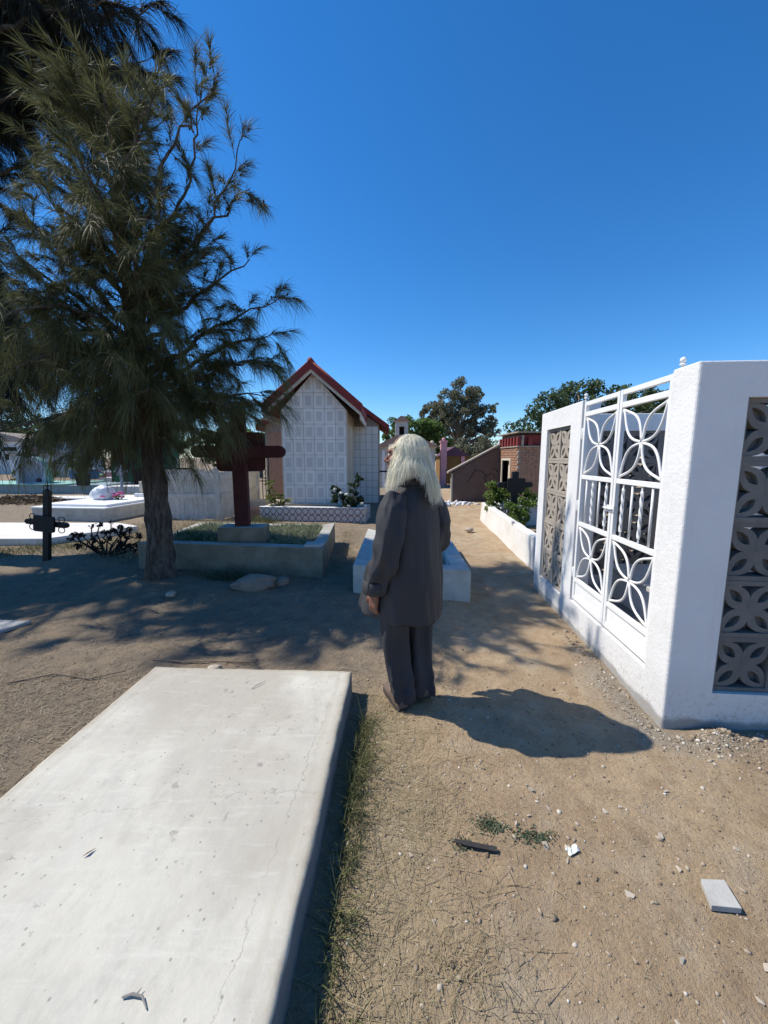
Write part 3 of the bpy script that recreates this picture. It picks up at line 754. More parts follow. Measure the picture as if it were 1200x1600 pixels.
c = t.mix(spl, c, (0.36, 0.29, 0.21))
t.color(c); t.rough(0.85, 0.2)
t.bump(t.math('ADD', t.noise(45, 6, 0.75), t.math('MULTIPLY', t.noise(6, 5, 0.7), 2.0)), 0.42, 0.009)

ENC = thing('walled_grave_enclosure', 'white plastered walled enclosure with iron gate and breeze block panels at right', 'enclosure', (1.582, 2.039, 0), -0.0782)
MB_side = wall_grid(2.29, 2.0, 0.15, [(0.05, 1.23, 0.24, 2.0), (1.46, 2.10, 0.20, 1.815)])
# side wall: run along local +y from 0.15, outer face at local x = 0
o = MB_side.build('side_wall', 'enclosure_white', ENC); o.data.transform(Matrix(((0, 1, 0, 0), (1, 0, 0, 0.15), (0, 0, 1, 0), (0, 0, 0, 1)))); o.data.flip_normals()
FRONT_L = 2.40
o = wall_grid(FRONT_L, 2.0, 0.15, [(0.25, 1.53, 0.217, 1.822)]).build('front_wall', 'enclosure_white', ENC)
o = wall_grid(2.10, 1.985, 0.15, [(0.42, 1.70, 0.20, 1.805)]).build('back_wall', 'enclosure_white', ENC, (0.152, 2.288, 0))
MBr = wall_grid(2.29, 1.99, 0.15, [])
o = MBr.build('far_wall', 'enclosure_white', ENC, (2.25, 0.152, 0)); o.data.transform(Matrix(((0, 1, 0, 0), (1, 0, 0, 0), (0, 0, 1, 0), (0, 0, 0, 1)))); o.data.flip_normals()
MB().box(0.16, 2.24, 0.16, 2.28, -0.05, 0.10).build('paved_floor', 'cement', ENC)
for ob in ENC.children:
    me = ob.data; bw = me.attributes.new('bevel_weight_edge', 'FLOAT', 'EDGE')
    vals = np.zeros(len(me.edges), np.float32)
    for e in me.edges:
        a, b = me.vertices[e.vertices[0]].co, me.vertices[e.vertices[1]].co
        if ob.name == 'front_wall' and abs(a.x) < 1e-4 and abs(b.x) < 1e-4 and abs(a.y) < 1e-4 and abs(b.y) < 1e-4: vals[e.index] = 1
        if abs(a.z - b.z) < 1e-4 and a.z > 1.9 and not (ob.name == 'side_wall' and abs(a.y - 0.15) < 1e-4 and abs(b.y - .15) < 1e-4): vals[e.index] = 0.6
    bw.data.foreach_set('value', vals)
    m = ob.modifiers.new('bevel', 'BEVEL'); m.width = 0.014; m.segments = 3; m.limit_method = 'WEIGHT'

def breeze_block(S, D):
    """square block: frame, four leaf-shaped rings on the diagonals, recessed web inside each leaf"""
    mb = MB(); h = S / 2; fr = 0.026
    for (a, b, c_, d) in ((-h, h, h - fr, h), (-h, h, -h, -h + fr)): mb.box(a, b, 0, D, c_, d)
    for (a, b, c_, d) in ((-h, -h + fr, -h + fr, h - fr), (h - fr, h, -h + fr, h - fr)): mb.box(a, b, 0, D, c_, d)
    n = 9; Lp = (h - fr) * math.sqrt(2) * 1.02
    def leaf(w, s0, s1, n):
        up = [(s0 + (s1 - s0) * i / n, w * math.sin(math.pi * (i / n) ** 0.9) ** 0.9) for i in range(n + 1)]
        return up + [(s, -w_) for s, w_ in up[-2:0:-1]]
    for q in range(4):
        ang = math.pi / 4 + q * math.pi / 2; ca, sa = math.cos(ang), math.sin(ang)
        outer = leaf(0.060, 0.0, Lp, n); inner = leaf(0.023, 0.055, Lp - 0.035, n)
        w3 = lambda p, y: (p[0] * ca - p[1] * sa, y, p[0] * sa + p[1] * ca)
        y0 = 0.006 + 0.0012 * q
        rings = [[w3(p, D - 0.004 - y0 * .5) for p in outer], [w3(p, y0) for p in outer], [w3(p, y0) for p in inner], [w3(p, D * 0.45) for p in inner]]
        mb.loft(rings, closed=True, cap=False)
        b = len(mb.v) - len(inner); mb.f.append(tuple(range(b, b + len(inner))))
        b0 = len(mb.v) - 4 * len(inner); mb.f.append(tuple(range(b0 + len(inner) - 1, b0 - 1, -1)))
    me = mb.mesh('breeze_block')
    bm = bmesh.new(); bm.from_mesh(me); bmesh.ops.recalc_face_normals(bm, faces=bm.faces); bm.to_mesh(me); bm.free()
    return me
bb_g = breeze_block(0.3202, 0.10); bb_g.materials.append(MATS['block_grey'])
bb_t = breeze_block(0.3202, 0.10); bb_t.materials.append(MATS['block_tan'])
pr = random.Random(11)
for i in range(4):
    for j in range(5):
        o = mesh_obj('breeze_block', bb_g, None, ENC, (0.41 + i * 0.32, 0.025 + pr.uniform(-.004, .004), 0.3775 + j * 0.321))
        o = mesh_obj('breeze_block', bb_g, None, ENC, (0.732 + i * 0.32, 2.313, 0.361 + j * 0.321))
for i in range(2):
    for j in range(5):
        o = mesh_obj('breeze_block', bb_t, None, ENC, (0.025 + pr.uniform(-.003, .003), 1.77 + i * 0.32, 0.361 + j * 0.3225), -math.pi / 2)
        o.scale = (-1, 1, 1)

def gate_leaf(s0, s1, handed):
    """leaf in local coords, lying in the plane x = 0.03, from s0 to s1 along y"""
    leaf = bpy.data.objects.new('gate_leaf', None); link(leaf, ENC); leaf.empty_display_size = 0.1
    def bar(name, y0, y1, z0, z1, x0=0.012, x1=0.042):
        return MB().box(x0, x1, y0, y1, z0, z1).build(name, 'white_metal', leaf, bevel=0.003)
    bar('stile', s0, s0 + 0.032, 0.262, 1.985); bar('stile', s1 - 0.032, s1, 0.262, 1.985)
    a, b = s0 + 0.0325, s1 - 0.0325
    for z0, z1 in ((1.95, 1.984), (1.862, 1.90), (1.338, 1.372), (0.932, 0.966), (0.425, 0.46), (0.263, 0.30)): bar('rail', a, b, z0, z1, 0.013, 0.041)
    bar('kick_plate', a, b, 0.3005, 0.4245, 0.024, 0.030)
    for z0, z1 in ((1.375, 1.858), (0.464, 0.929)):
        cy, cz = (a + b) / 2, (z0 + z1) / 2
        for sy in (-1, 1):
            for sz in (-1, 1):
                tip = Vector((0.027, cy + sy * ((b - a) / 2 - 0.008), cz + sz * ((z1 - z0) / 2 - 0.008)))
                c0 = Vector((0.027, cy + sy * 0.004, cz + sz * 0.004)); d = tip - c0
                pz = Vector((0, -d.z, d.y)).normalized(); mb = MB()
                for s in (-1, 1):
                    pts = []
                    for i in range(13):
                        q = i / 12; w = math.sin(math.pi * q ** 0.85) ** 1.25 * 0.205 * d.length
                        pts.append(c0 + d * q + pz * s * w)
                    mb.tube(pts, 0.0085, 8)
                mb.build('petal_scroll', 'white_metal', leaf, smooth=True)
    for k in range(4):
        y = a + (b - a) * (k + 0.72) / 4.45; tw = (k % 2 == (0 if handed else 1))
        if tw:
            n = 40; mb = MB().tube([(0.027, y, 0.966 + (1.338 - 0.966) * i / n) for i in range(n + 1)], [0.006] * 4 + [0.0115] * (n - 7) + [0.006] * 4, 4, twist=0.2)
        else:
            mb = MB().tube([(0.027, y, 0.966), (0.027, y, 1.338)], 0.0075, 8)
        mb.build('twisted_bar' if tw else 'bar', 'white_metal', leaf, smooth=not tw)
    ys = s0 - 0.006 if not handed else s1 + 0.006
    for z in (0.5, 1.1, 1.72): MB().tube([(0.012, ys, z - 0.04), (0.012, ys, z + 0.04)], 0.009, 8, round_ends=True).build('hinge', 'white_metal', leaf, smooth=True)
    return leaf
gate_latch = MB().box(0.004, 0.012, 0.735, 0.84, 1.13, 1.175).tube([(-0.004, 0.745, 1.152), (-0.004, 0.87, 1.152)], 0.006, 8)
gate_latch.build('latch', 'white_metal', ENC)
gate_leaf(0.214, 0.782, False)
gate_leaf(0.790, 1.366, True)
for y in (0.178, 1.392):
    mb = MB().tube([(0.03, y, 1.99), (0.03, y, 2.015)], 0.007, 8).ball((0.03, y, 2.022), (0.017, 0.017, 0.008)).ball((0.03, y, 2.045), 0.016)
    mb.build('finial', 'white_metal', ENC, smooth=True)
# the grave inside the enclosure
gr = thing('inner_grave', 'low white tiled grave seen through the iron gate', 'grave', (2.65, 3.15, 0.08), -0.0782)
MB().box(-0.35, 0.35, -0.75, 0.75, 0, 0.30).build('grave_body', 'white_plaster', gr, bevel=0.01)
MB().box(-0.40, 0.40, -0.80, 0.80, 0.30, 0.345).build('top_slab', 'cement_pale', gr, bevel=0.008)

# ------------------------------------------------------------------ low white wall, graves and cross on the right of the path
low = thing('low_wall', 'low white painted wall running along the right side of the path', 'wall', (2.07, 5.0, 0), 0)
d = Vector((2.40 - 2.00, 9.55 - 4.42, 0)); Lw = d.length
me = None
nseg = 40; rings = []
for i in range(nseg + 1):
    s = i / nseg; wob = (float(fbm(i * 0.35, 1.7, 91)) - 0.5) * 0.03; hz = 0.435 + (float(fbm(i * 0.6, 8.1, 92)) - 0.5) * 0.035
    x = (2.00 + d.x * s) - 2.07 + wob * 0.5; y = (4.55 + (9.55 - 4.55) * s) - 5.0
    rings.append([(x - 0.03, y, -0.1), (x + 0.16, y, -0.1), (x + 0.14, y, hz - 0.012), (x + 0.125, y, hz), (x + 0.012, y, hz), (x, y, hz - 0.012)])
MB().loft(rings).build('wall_body', 'white_paint_wall', low)
MB().box(0.05, 0.105, 1.40, 1.45, 0.425, 0.475).build('stub_post', 'white_paint_wall', low, bevel=0.004)

gr = thing('raised_grave', 'pale grey raised grave behind the low white wall', 'grave', (3.55, 9.1, 0))
MB().box(-0.75, 0.85, -0.35, 1.2, -0.05, 0.40).build('grave_body', 'pale_blue', gr, bevel=0.01)
MB().box(-0.80, 0.90, -0.40, 1.25, 0.40, 0.455).build('top_slab', 'white_plaster', gr, bevel=0.008)

def cross(loc, H, arm, w, plate, label, mat, az, rz=0.0, ends='round', pmat=None, group=None, name='grave_cross', pw=None):
    t_ = thing(name, label, 'cross', loc, rz, group)
    MB().box(-w / 2, w / 2, -w * 0.35, w * 0.35, -0.05, H).build('upright', mat, t_, bevel=w * 0.08)
    hw = w * 0.42
    for s in (-1, 1):
        pts = [(s * (w / 2 + 0.001), az - hw), (s * (arm - hw), az - hw)] + [(s * (arm - hw + hw * math.cos(a)), az + hw * math.sin(a)) for a in np.linspace(-1.3, 1.3, 7)] + [(s * (arm - hw), az + hw), (s * (w / 2 + 0.001), az + hw)]
        MB().prism(pts, -w * 0.30, w * 0.30, 'y').build('arm', mat, t_, fix=True)
    if plate:
        px, pz, py = plate; r = min(px, pz) * 0.25
        pts = [(sx * (px - r) + r * math.cos(a), sz * (pz - r) + r * math.sin(a) + az) for sx, sz, a0 in ((1, -1, -90), (1, 1, 0), (-1, 1, 90), (-1, -1, 180)) for a in [R(a0 + k * 22.5) for k in range(5)]]
        MB().prism(pts, py, py + 0.03, 'y').build('plaque', pmat or mat, t_, fix=True)
    return t_
cross((2.86, 8.55, 0), 1.22, 0.40, 0.14, (0.20, 0.15, -0.10), 'black wooden cross with plaque behind the low white wall', 'black_paint', 0.93, 0.1)

# ------------------------------------------------------------------ leaves and plants
def leaf_cloud(name, mat, clumps, n, size, parent=None, seed=0, aspect=1.6, hang=0.0, loc=None):
    """leaf-sized faces gathered in clumps (x, y, z, radius)"""
    rg = np.random.default_rng(seed); C = np.array(clumps, float)
    w = C[:, 3] ** 2; idx = rg.choice(len(C), n, p=w / w.sum())
    dv = rg.normal(size=(n, 3)); dv /= np.linalg.norm(dv, axis=1, keepdims=True)
    P = C[idx, :3] + dv * (C[idx, 3] * rg.uniform(0.25, 1.08, n) ** 0.6)[:, None] * np.array([1, 1, 0.8])
    A = rg.normal(size=(n, 3)) + np.array([0, 0, -hang]); A /= np.linalg.norm(A, axis=1, keepdims=True)
    B = np.cross(A, rg.normal(size=(n, 3))); B /= np.linalg.norm(B, axis=1, keepdims=True)
    nn = np.cross(A, B)
    L = (size * rg.uniform(0.6, 1.35, n))[:, None]; W = L / aspect
    V = np.stack([P - A * L * 0.5, P + B * W * 0.5 + nn * L * 0.1, P + A * L * 0.5 - nn * L * 0.1, P - B * W * 0.5 + nn * L * 0.1], 1).reshape(-1, 3)
    Q = np.arange(n * 4).reshape(-1, 4)
    return mesh_obj(name, fast_mesh(name, V, quads=Q), mat, parent, loc)

def clump_fill(centers, per, spread, rad, seed):
    rg = np.random.default_rng(seed); out = []
    for (x, y, z, r) in centers:
        for k in range(per):
            d = rg.normal(size=3); d /= np.linalg.norm(d)
            p = np.array([x, y, z]) + d * r * rg.uniform(0.45, 1.0) * spread
            out.append((*p, r * rad * rg.uniform(0.6, 1.2)))
    return out

def leafy_tree(label, loc, trunk_r, blobs, n, size, mat, seed, bark='grey_bark', per=16, rad=0.33, group='trees beyond the graves', name='leafy_tree', hang=0.3):
    T = thing(name, label, 'tree', loc, 0, group)
    rg = np.random.default_rng(seed); mb = MB()
    zmid = np.mean([b[2] for b in blobs]); top = max(b[2] for b in blobs)
    mb.tube([(0, 0, -0.2), (0.03, 0, zmid * 0.35), (-0.05, 0.05, zmid * 0.7), (0.05, 0, top * 0.9)], [trunk_r * 1.25, trunk_r, trunk_r * 0.75, trunk_r * 0.25], 8)
    cl = clump_fill(blobs, per, 1.0, rad, seed)
    for c_ in cl[::3]:
        z0 = max(0.4, c_[2] * rg.uniform(0.35, 0.7)); m = [(c_[0] * 0.45 + rg.normal() * 0.15, c_[1] * 0.45, z0 + (c_[2] - z0) * 0.6), tuple(c_[:3])]
        mb.tube([(0, 0, z0)] + m, [trunk_r * 0.35, trunk_r * 0.22, trunk_r * 0.07], 5)
    mb.build('trunk', bark, T, smooth=True)
    leaf_cloud('crown', mat, cl, n, size, T, seed + 1, hang=hang)
    return T
leafy_tree('tall grey-green open-crowned tree behind the sloping brown wall', (8.3, 45, 0), 0.32,
           [(-1.8, 0, 6.3, 2.1), (0.3, 0, 8.3, 2.0), (2.0, 0, 7.6, 1.9), (2.9, 0.3, 5.6, 1.7), (0.2, 0, 5.6, 2.1), (-3.3, 0, 6.6, 1.3), (-1.0, 0, 7.8, 1.6), (1.4, 0, 3.6, 1.8), (3.6, 0, 4.4, 1.2), (-2.4, 0, 4.6, 1.6), (3.4, 0, 7.0, 1.1)], 15000, 0.27, 'leaf_grey_green', 3, rad=0.30)
leafy_tree('short dark bushy tree at the foot of the tall open tree', (8.0, 38, 0), 0.2, [(0.3, 0, 2.6, 1.6), (1.5, 0, 2.0, 1.2), (-0.3, 0, 1.4, 1.4), (1.9, 0, 3.0, 0.9)], 3600, 0.24, 'leaf_grey_green', 5)
leafy_tree('dense bright green rounded tree behind the white-haired head', (2.6, 34, 0), 0.22, [(-1.2, 0, 3.7, 1.3), (0.2, 0, 4.0, 1.3), (1.5, 0, 3.6, 1.4), (2.3, 0, 2.7, 1.2), (0.2, 0.3, 2.6, 1.7), (-2.0, 0, 3.4, 0.8), (-1.8, 0, 2.2, 1.2)], 8500, 0.24, 'leaf_green', 7, rad=0.36)
leafy_tree('low hedge-like tree beyond the sloping brown wall', (12.0, 48, 0), 0.2, [(0, 0, 2.2, 1.8), (2.2, 0, 1.8, 1.5), (-2.0, 0, 1.5, 1.4)], 2500, 0.28, 'leaf_mid', 8)
leafy_tree('broad tree with leafy spreading crown rising behind the white enclosure', (12.2, 24, 0), 0.28,
           [(-3.4, 0, 3.4, 1.3), (-2.3, 0, 4.4, 1.3), (-0.7, 0, 4.9, 1.4), (0.8, 0, 4.6, 1.5), (-2.6, 0, 2.4, 1.3), (-0.6, 0, 3.2, 1.8), (2.2, 0, 4.2, 1.5), (3.6, 0, 4.3, 1.4), (1.6, 0, 3.0, 1.6)], 12500, 0.19, 'leaf_mid', 9, per=18)
leafy_tree('green tree farthest right behind the enclosure wall', (18.5, 26, 0), 0.26, [(-1.6, 0, 4.2, 1.5), (0.4, 0, 4.6, 1.6), (2.0, 0, 3.8, 1.5), (0, 0, 2.8, 1.8)], 6000, 0.22, 'leaf_mid', 10)
leafy_tree('wide dark tree behind the far white tomb houses', (-44, 46, 0), 0.4, [(-4, 0, 4.4, 2.4), (-1, 0, 5.6, 2.6), (2.4, 0, 4.8, 2.4), (-6, 0, 3.6, 2), (0.6, 0, 3.0, 2.6), (5, 0, 3.6, 1.8)], 9000, 0.34, 'leaf_mid', 12)
leafy_tree('tall dark tree behind the iron picket fence', (-34, 46, 0), 0.4, [(-2, 0, 4.8, 2.2), (1.2, 0, 5.4, 2.4), (3.2, 0, 4.0, 2.0), (0, 0, 2.8, 2.2), (-3.6, 0, 3.6, 1.6)], 8000, 0.34, 'leaf_grey_green', 13)
leafy_tree('yellow-green tree between the iron picket fence and the green tomb house', (-29, 50, 0), 0.3, [(-1.5, 0, 3.6, 1.8), (1.0, 0, 4.2, 1.8), (2.6, 0, 2.6, 1.6), (-0.6, 0, 2.0, 1.8)], 6000, 0.32, 'leaf_lime', 14)
leafy_tree('dark green tree right of the green tomb house', (-20, 48, 0), 0.3, [(-1.8, 0, 3.4, 1.8), (1.0, 0, 4.0, 2.0), (3.4, 0, 3.2, 1.6), (5.5, 0, 3.4, 1.6), (0, 0, 2.0, 2)], 6500, 0.32, 'leaf_mid', 15)
leafy_tree('small green tree left of the tiled chapel roof', (-9.5, 30, 0), 0.2, [(-1.2, 0, 2.6, 1.2), (0.6, 0, 3.2, 1.3), (2.0, 0, 2.4, 1.1)], 4200, 0.22, 'leaf_green', 16)

def bush(label, loc, blobs, n, size, mat, seed, stems=5, name='bush', cat='bush', hang=0.0, per=10, smat='twig', aspect=1.6):
    T = thing(name, label, cat, loc); rg = np.random.default_rng(seed)
    cl = clump_fill(blobs, per, 1.0, 0.38, seed); mb = MB()
    for k in range(stems):
        c_ = cl[int(rg.integers(len(cl)))]; mb.tube([(rg.normal() * 0.03, rg.normal() * 0.03, -0.03), (c_[0] * 0.5, c_[1] * 0.5, c_[2] * 0.6), c_[:3]], [0.012, 0.009, 0.004], 5)
    mb.build('stem', smat, T, smooth=True); leaf_cloud('foliage', mat, cl, n, size, T, seed + 1, aspect=aspect, hang=hang); return T
bush('leafy green shrub spilling over the far end of the low white wall', (2.78, 8.9, 0), [(-0.1, 0, 0.48, 0.40), (0.25, -0.3, 0.5, 0.38), (-0.2, 0.3, 0.72, 0.28), (0.12, -0.75, 0.42, 0.32), (0.15, 0.1, 0.75, 0.25)], 4200, 0.065, 'leaf_lime', 20, 8)
bush('clipped lime-green hedge bush beside the mint niche', (-18.9, 21.2, 0), [(-0.7, 0, 0.55, 0.5), (0.1, 0, 0.6, 0.5), (0.8, 0, 0.5, 0.45)], 2200, 0.12, 'leaf_lime', 22)
bush('dark green bush at the left picture edge behind the mint niche', (-21.0, 20.0, 0), [(-0.4, 0, 0.9, 0.8), (0.5, 0, 0.6, 0.6)], 2000, 0.13, 'leaf_mid', 23)

# ------------------------------------------------------------------ kerbed grass bed with the dark red cross
def kerb_loft(corners, w, h, mat, parent, name='kerb_stone', h2=None):
    """closed rectangular kerb out of four butted lengths (corners: FL, FR, BR, BL)"""
    C = [Vector((*c, 0)) for c in corners]; cen = sum(C, Vector()) / 4
    inner = []
    for i in range(4):
        a = (C[i - 1] - C[i]).normalized(); b = (C[(i + 1) % 4] - C[i]).normalized(); inner.append(C[i] + (a + b) * w)
    for i in range(4):
        j = (i + 1) % 4; g = (C[j] - C[i]).normalized() * 0.0015
        pts = [C[i] + g, C[j] - g, inner[j] - g, inner[i] + g]; hh = h if not h2 else h2[i]
        mb = MB(); mb.prism([(p.x, p.y) for p in pts], -0.1, hh + (0.004 if i % 2 else 0), 'z')
        mb.build(name, mat, parent, bevel=0.008, fix=True)
    return inner
t = NT('kerb_cement')
c = t.mix(t.ramp(t.noise(3.5, 6, 0.7), [(0.35, 0.0), (0.65, 1.0)]), (0.29, 0.25, 0.185), (0.17, 0.145, 0.105))
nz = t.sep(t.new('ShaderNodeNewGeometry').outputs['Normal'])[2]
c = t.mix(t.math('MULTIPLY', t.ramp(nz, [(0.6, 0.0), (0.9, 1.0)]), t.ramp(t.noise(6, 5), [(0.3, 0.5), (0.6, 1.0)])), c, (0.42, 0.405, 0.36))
t.color(c); t.rough(0.92, 0.15); t.bump(t.noise(30, 6, 0.7), 0.5, 0.008)
BED = thing('kerbed_grave_bed', 'cement-kerbed grave bed planted with ground cover under the dark red cross', 'grave', (-2.0, 6.4, 0))
off = Vector((-2.0, 6.4))
cor = [(-3.36 + 2.0, 5.20 - 6.4), (-0.78 + 2.0, 4.83 - 6.4), (-0.88 + 2.0, 6.9 - 6.4), (-3.45 + 2.0, 7.15 - 6.4)]
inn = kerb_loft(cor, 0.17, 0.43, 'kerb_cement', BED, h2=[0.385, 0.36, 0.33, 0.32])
mb = MB().prism([(p.x, p.y) for p in inn], -0.05, 0.30, 'z'); mb.build('planting_soil', 'rock', BED, fix=True)
MB().box(0.98, 1.205, -1.53, -1.33, 0.386, 0.42).build('corner_cap', 'cement_pale', BED, bevel=0.006)
rg = np.random.default_rng(51); n = 11000
uu, vv = rg.uniform(0.02, 0.98, n), rg.uniform(0.02, 0.98, n) ** 1.0
I4 = [np.array(p[:2]) for p in inn]
xy = ((1 - uu) * (1 - vv))[:, None] * I4[0] + (uu * (1 - vv))[:, None] * I4[1] + (uu * vv)[:, None] * I4[2] + ((1 - uu) * vv)[:, None] * I4[3]
hmap = fbm(xy[:, 0] * 3, xy[:, 1] * 3, 52)
k = rg.uniform(0, 1, n) < (0.35 + hmap); xy = xy[k]; hmap = hmap[k]; n = len(xy)
P = np.stack([xy[:, 0], xy[:, 1], 0.295 + 0 * hmap], 1); D = np.stack([rg.normal(0, .6, n), rg.normal(0, .6, n), rg.uniform(.4, 1.3, n)], 1)
o = mesh_obj('ground_cover', fast_mesh('ground_cover', *blades(P, D, rg.uniform(0.05, 0.13, n) + 0.12 * hmap, rg.uniform(0.010, 0.020, n), 0.3, 2, rg=rg)), 'succulent', BED); o['kind'] = 'stuff'
n = 1500; xy2 = np.array([[-0.75, -0.9], [-0.3, -0.95], [-1.0, -0.5]])[rg.integers(0, 3, n)] + rg.normal(size=(n, 2)) * 0.16
P = np.stack([xy2[:, 0], xy2[:, 1], 0 * xy2[:, 0] + 0.295], 1); D = np.stack([rg.normal(0, .4, n), rg.normal(0, .4, n), rg.uniform(.5, 1.3, n)], 1)
o = mesh_obj('grass_blades', fast_mesh('grass_blades', *blades(P, D, rg.uniform(0.1, 0.26, n), 0.007, 0.4, 3, rg=rg)), 'grass_green', BED); o['kind'] = 'stuff'
MB().box(-0.31, 0.31, -0.17, 0.17, 0.0, 0.575).build('cross_plinth', 'kerb_cement', BED, (0.03, -0.99, 0), bevel=0.012)
RC = cross((-1.985, 5.42, 0.57), 1.69, 0.62, 0.195, (0.33, 0.27, 0.062), 'tall dark red wooden cross standing on a cement block beside the tree', 'red_wood', 1.03, 0.12)

# second kerbed grave, behind the person
K2 = thing('kerbed_grave', 'small whitewashed kerb grave on the path just behind the standing person', 'grave', (0.3, 5.2, 0))
inn = kerb_loft([(-0.35 - 0.3, 4.24 - 5.2), (0.93 - 0.3, 4.03 - 5.2), (1.02 - 0.3, 6.35 - 5.2), (-0.27 - 0.3, 6.55 - 5.2)], 0.19, 0.33, 'old_whitewash', K2, h2=[0.33, 0.315, 0.30, 0.32])
MB().prism([(p.x, p.y) for p in inn], -0.05, 0.20, 'z').build('soil_fill', 'rock', K2, fix=True)
rg = np.random.default_rng(53); n = 900; xy = np.stack([rg.uniform(-0.4, 0.4, n), rg.uniform(-0.75, 0.9, n)], 1)
o = mesh_obj('dry_weeds', fast_mesh('dry_weeds', *blades(np.stack([xy[:, 0], xy[:, 1], 0 * xy[:, 0] + 0.2], 1), np.stack([rg.normal(0, .5, n), rg.normal(0, .5, n), rg.uniform(.4, 1.2, n)], 1), rg.uniform(0.04, 0.16, n), 0.005, 0.3, 2, rg=rg)), 'grass_mixed', K2); o['kind'] = 'stuff'

# ------------------------------------------------------------------ tiled chapel with red roof
def tile_mat(name, base, rect, w, h, fr):
    t = NT(name); s = t.sep(t.obj())
    ax = t.math('ABSOLUTE', s[0]); az = t.math('ABSOLUTE', s[2])
    m = t.math('MULTIPLY', t.math('LESS_THAN', ax, w * fr), t.math('LESS_THAN', az, h * fr))
    c = t.mix(m, base, rect); v = t.math('MULTIPLY_ADD', t.orand(), 0.17, 0.86)
    cc = t.new('ShaderNodeCombineColor')
    for i in range(3): t.l.new(v, cc.inputs[i])
    c = t.mix(1.0, c, cc.outputs[0], 'MULTIPLY')
    c = t.mix(t.math('MULTIPLY', t.ramp(t.noise(30, 3), [(0.4, 0.0), (0.7, 0.5)]), m), c, tuple(x * 0.85 for x in rect))
    c = t.mix(t.ramp(t.noise(5, 5, 0.7, t.mapped(t.pos(), (1, 1, 0.15))), [(0.5, 0.0), (0.75, 0.4)]), c, (0.45, 0.42, 0.36))
    t.color(c); t.rough(0.35, 0.5)
tile_mat('facade_tile', (0.84, 0.835, 0.82), (0.66, 0.655, 0.645), 0.230, 0.385, 0.31)
tile_mat('annex_tile', (0.76, 0.75, 0.73), (0.73, 0.72, 0.70), 0.2, 0.2, 0.5)
CH = thing('tiled_chapel', 'small gabled chapel tomb faced with pale tiles under a red roof', 'chapel', (-1.79, 10.2, 0))
x0, x1, apex, eave = -0.82, 0.82, 3.64, 2.74
MB().prism([(x0, -0.05), (x1, -0.05), (x1, eave), (0, apex), (x0, eave)], 0.012, 2.6, 'y').build('wall', 'beige_wall', CH, fix=True)
tw, th = 0.2733, 0.390
def clip_poly(poly, a, b, c_):
    out = []
    for i in range(len(poly)):
        p, q = poly[i], poly[(i + 1) % len(poly)]; dp = a * p[0] + b * p[1] - c_; dq = a * q[0] + b * q[1] - c_
        if dp <= 0: out.append(p)
        if dp * dq < 0: s = dp / (dp - dq); out.append((p[0] + s * (q[0] - p[0]), p[1] + s * (q[1] - p[1])))
    return out
full = None; sl = (apex - eave) / 0.82; g = 0.005
for j in range(10):
    for i in range(6):
        cx, cz = x0 + tw * (i + 0.5), 0.03 + th * (j + 0.5)
        poly = [(-tw / 2 + g, -th / 2 + g), (tw / 2 - g, -th / 2 + g), (tw / 2 - g, th / 2 - g), (-tw / 2 + g, th / 2 - g)]
        cp = clip_poly(poly, sl, 1.0, apex - 0.01 - cz - sl * cx); cp = clip_poly(cp, -sl, 1.0, apex - 0.01 - cz + sl * cx) if cp else cp
        if len(cp) < 3: continue
        if len(cp) == 4 and cz + th / 2 < eave:
            if full is None: full = MB().prism(poly, 0, 0.012, 'y').mesh('tile'); full.materials.append(MATS['facade_tile'])
            mesh_obj('tile', full, None, CH, (cx, 0, cz))
        else: MB().prism(cp, 0, 0.012, 'y').build('tile', 'facade_tile', CH, (cx, 0, cz), fix=True)
def gable_roof(parent, cx, halfw, zr, ze, y0, y1, th=0.16, fascia=True):
    sl = (zr - ze) / halfw; L = math.hypot(halfw, zr - ze)
    for s in (-1, 1):
        pts = [(cx, zr), (cx + s * halfw, ze), (cx + s * halfw, ze - th), (cx, zr - th)]
        ro = MB().prism(pts, y0, y1, 'y').build('roof', 'roof_red', parent, fix=True)
        n = int((y1 - y0) / 0.22); mb = MB()
        for k in range(n + 1):
            y = y0 + (y1 - y0) * k / n
            mb.tube([(cx + s * 0.02, min(max(y, y0 + .03), y1 - .03), zr + 0.005), (cx + s * halfw, min(max(y, y0 + .03), y1 - .03), ze + 0.005)], 0.035, 6)
        mb.build('tile_rolls', 'roof_red', ro, smooth=True)
        if fascia:
            MB().prism([(cx, zr - th - 0.001), (cx + s * (halfw - 0.02), ze - th - 0.001), (cx + s * (halfw - 0.02), ze - th - 0.09), (cx, zr - th - 0.09)], y0 + 0.04, y0 + 0.075, 'y').build('fascia', 'fascia_white', parent, fix=True)
            MB().prism([(cx + s * (halfw - 0.055), ze - th - 0.01), (cx + s * (halfw - 0.018), ze - th - 0.01), (cx + s * (halfw - 0.018), ze - th - 0.17), (cx + s * (halfw - 0.055), ze - th - 0.17)], y0 + 0.08, y1 - 0.05, 'y').build('eaves_board', 'fascia_white', parent, fix=True)
    MB().tube([(cx, y0 - 0.01, zr + 0.02), (cx, y1, zr + 0.02)], 0.07, 8).build('ridge_cap', 'roof_red', parent, smooth=True)
gable_roof(CH, 0, 1.24, 3.84, 2.80, -0.32, 2.75, 0.17)
# corner trim and side door surround
MB().box(x1 + 0.001, x1 + 0.03, 0.013, 0.06, 0, eave - 0.02).build('corner_trim', 'fascia_white', CH)
MB().box(x0 - 0.03, x0 - 0.001, 0.013, 0.06, 0, eave - 0.02).build('corner_trim', 'fascia_white', CH)
MB().box(x1 + 0.001, x1 + 0.09, 0.45, 0.60, 0, 2.35).build('side_pilaster', 'cream', CH)
MB().box(x1 + 0.001, x1 + 0.012, 0.75, 1.6, 0.1, 2.1).build('side_door', 'terracotta', CH)
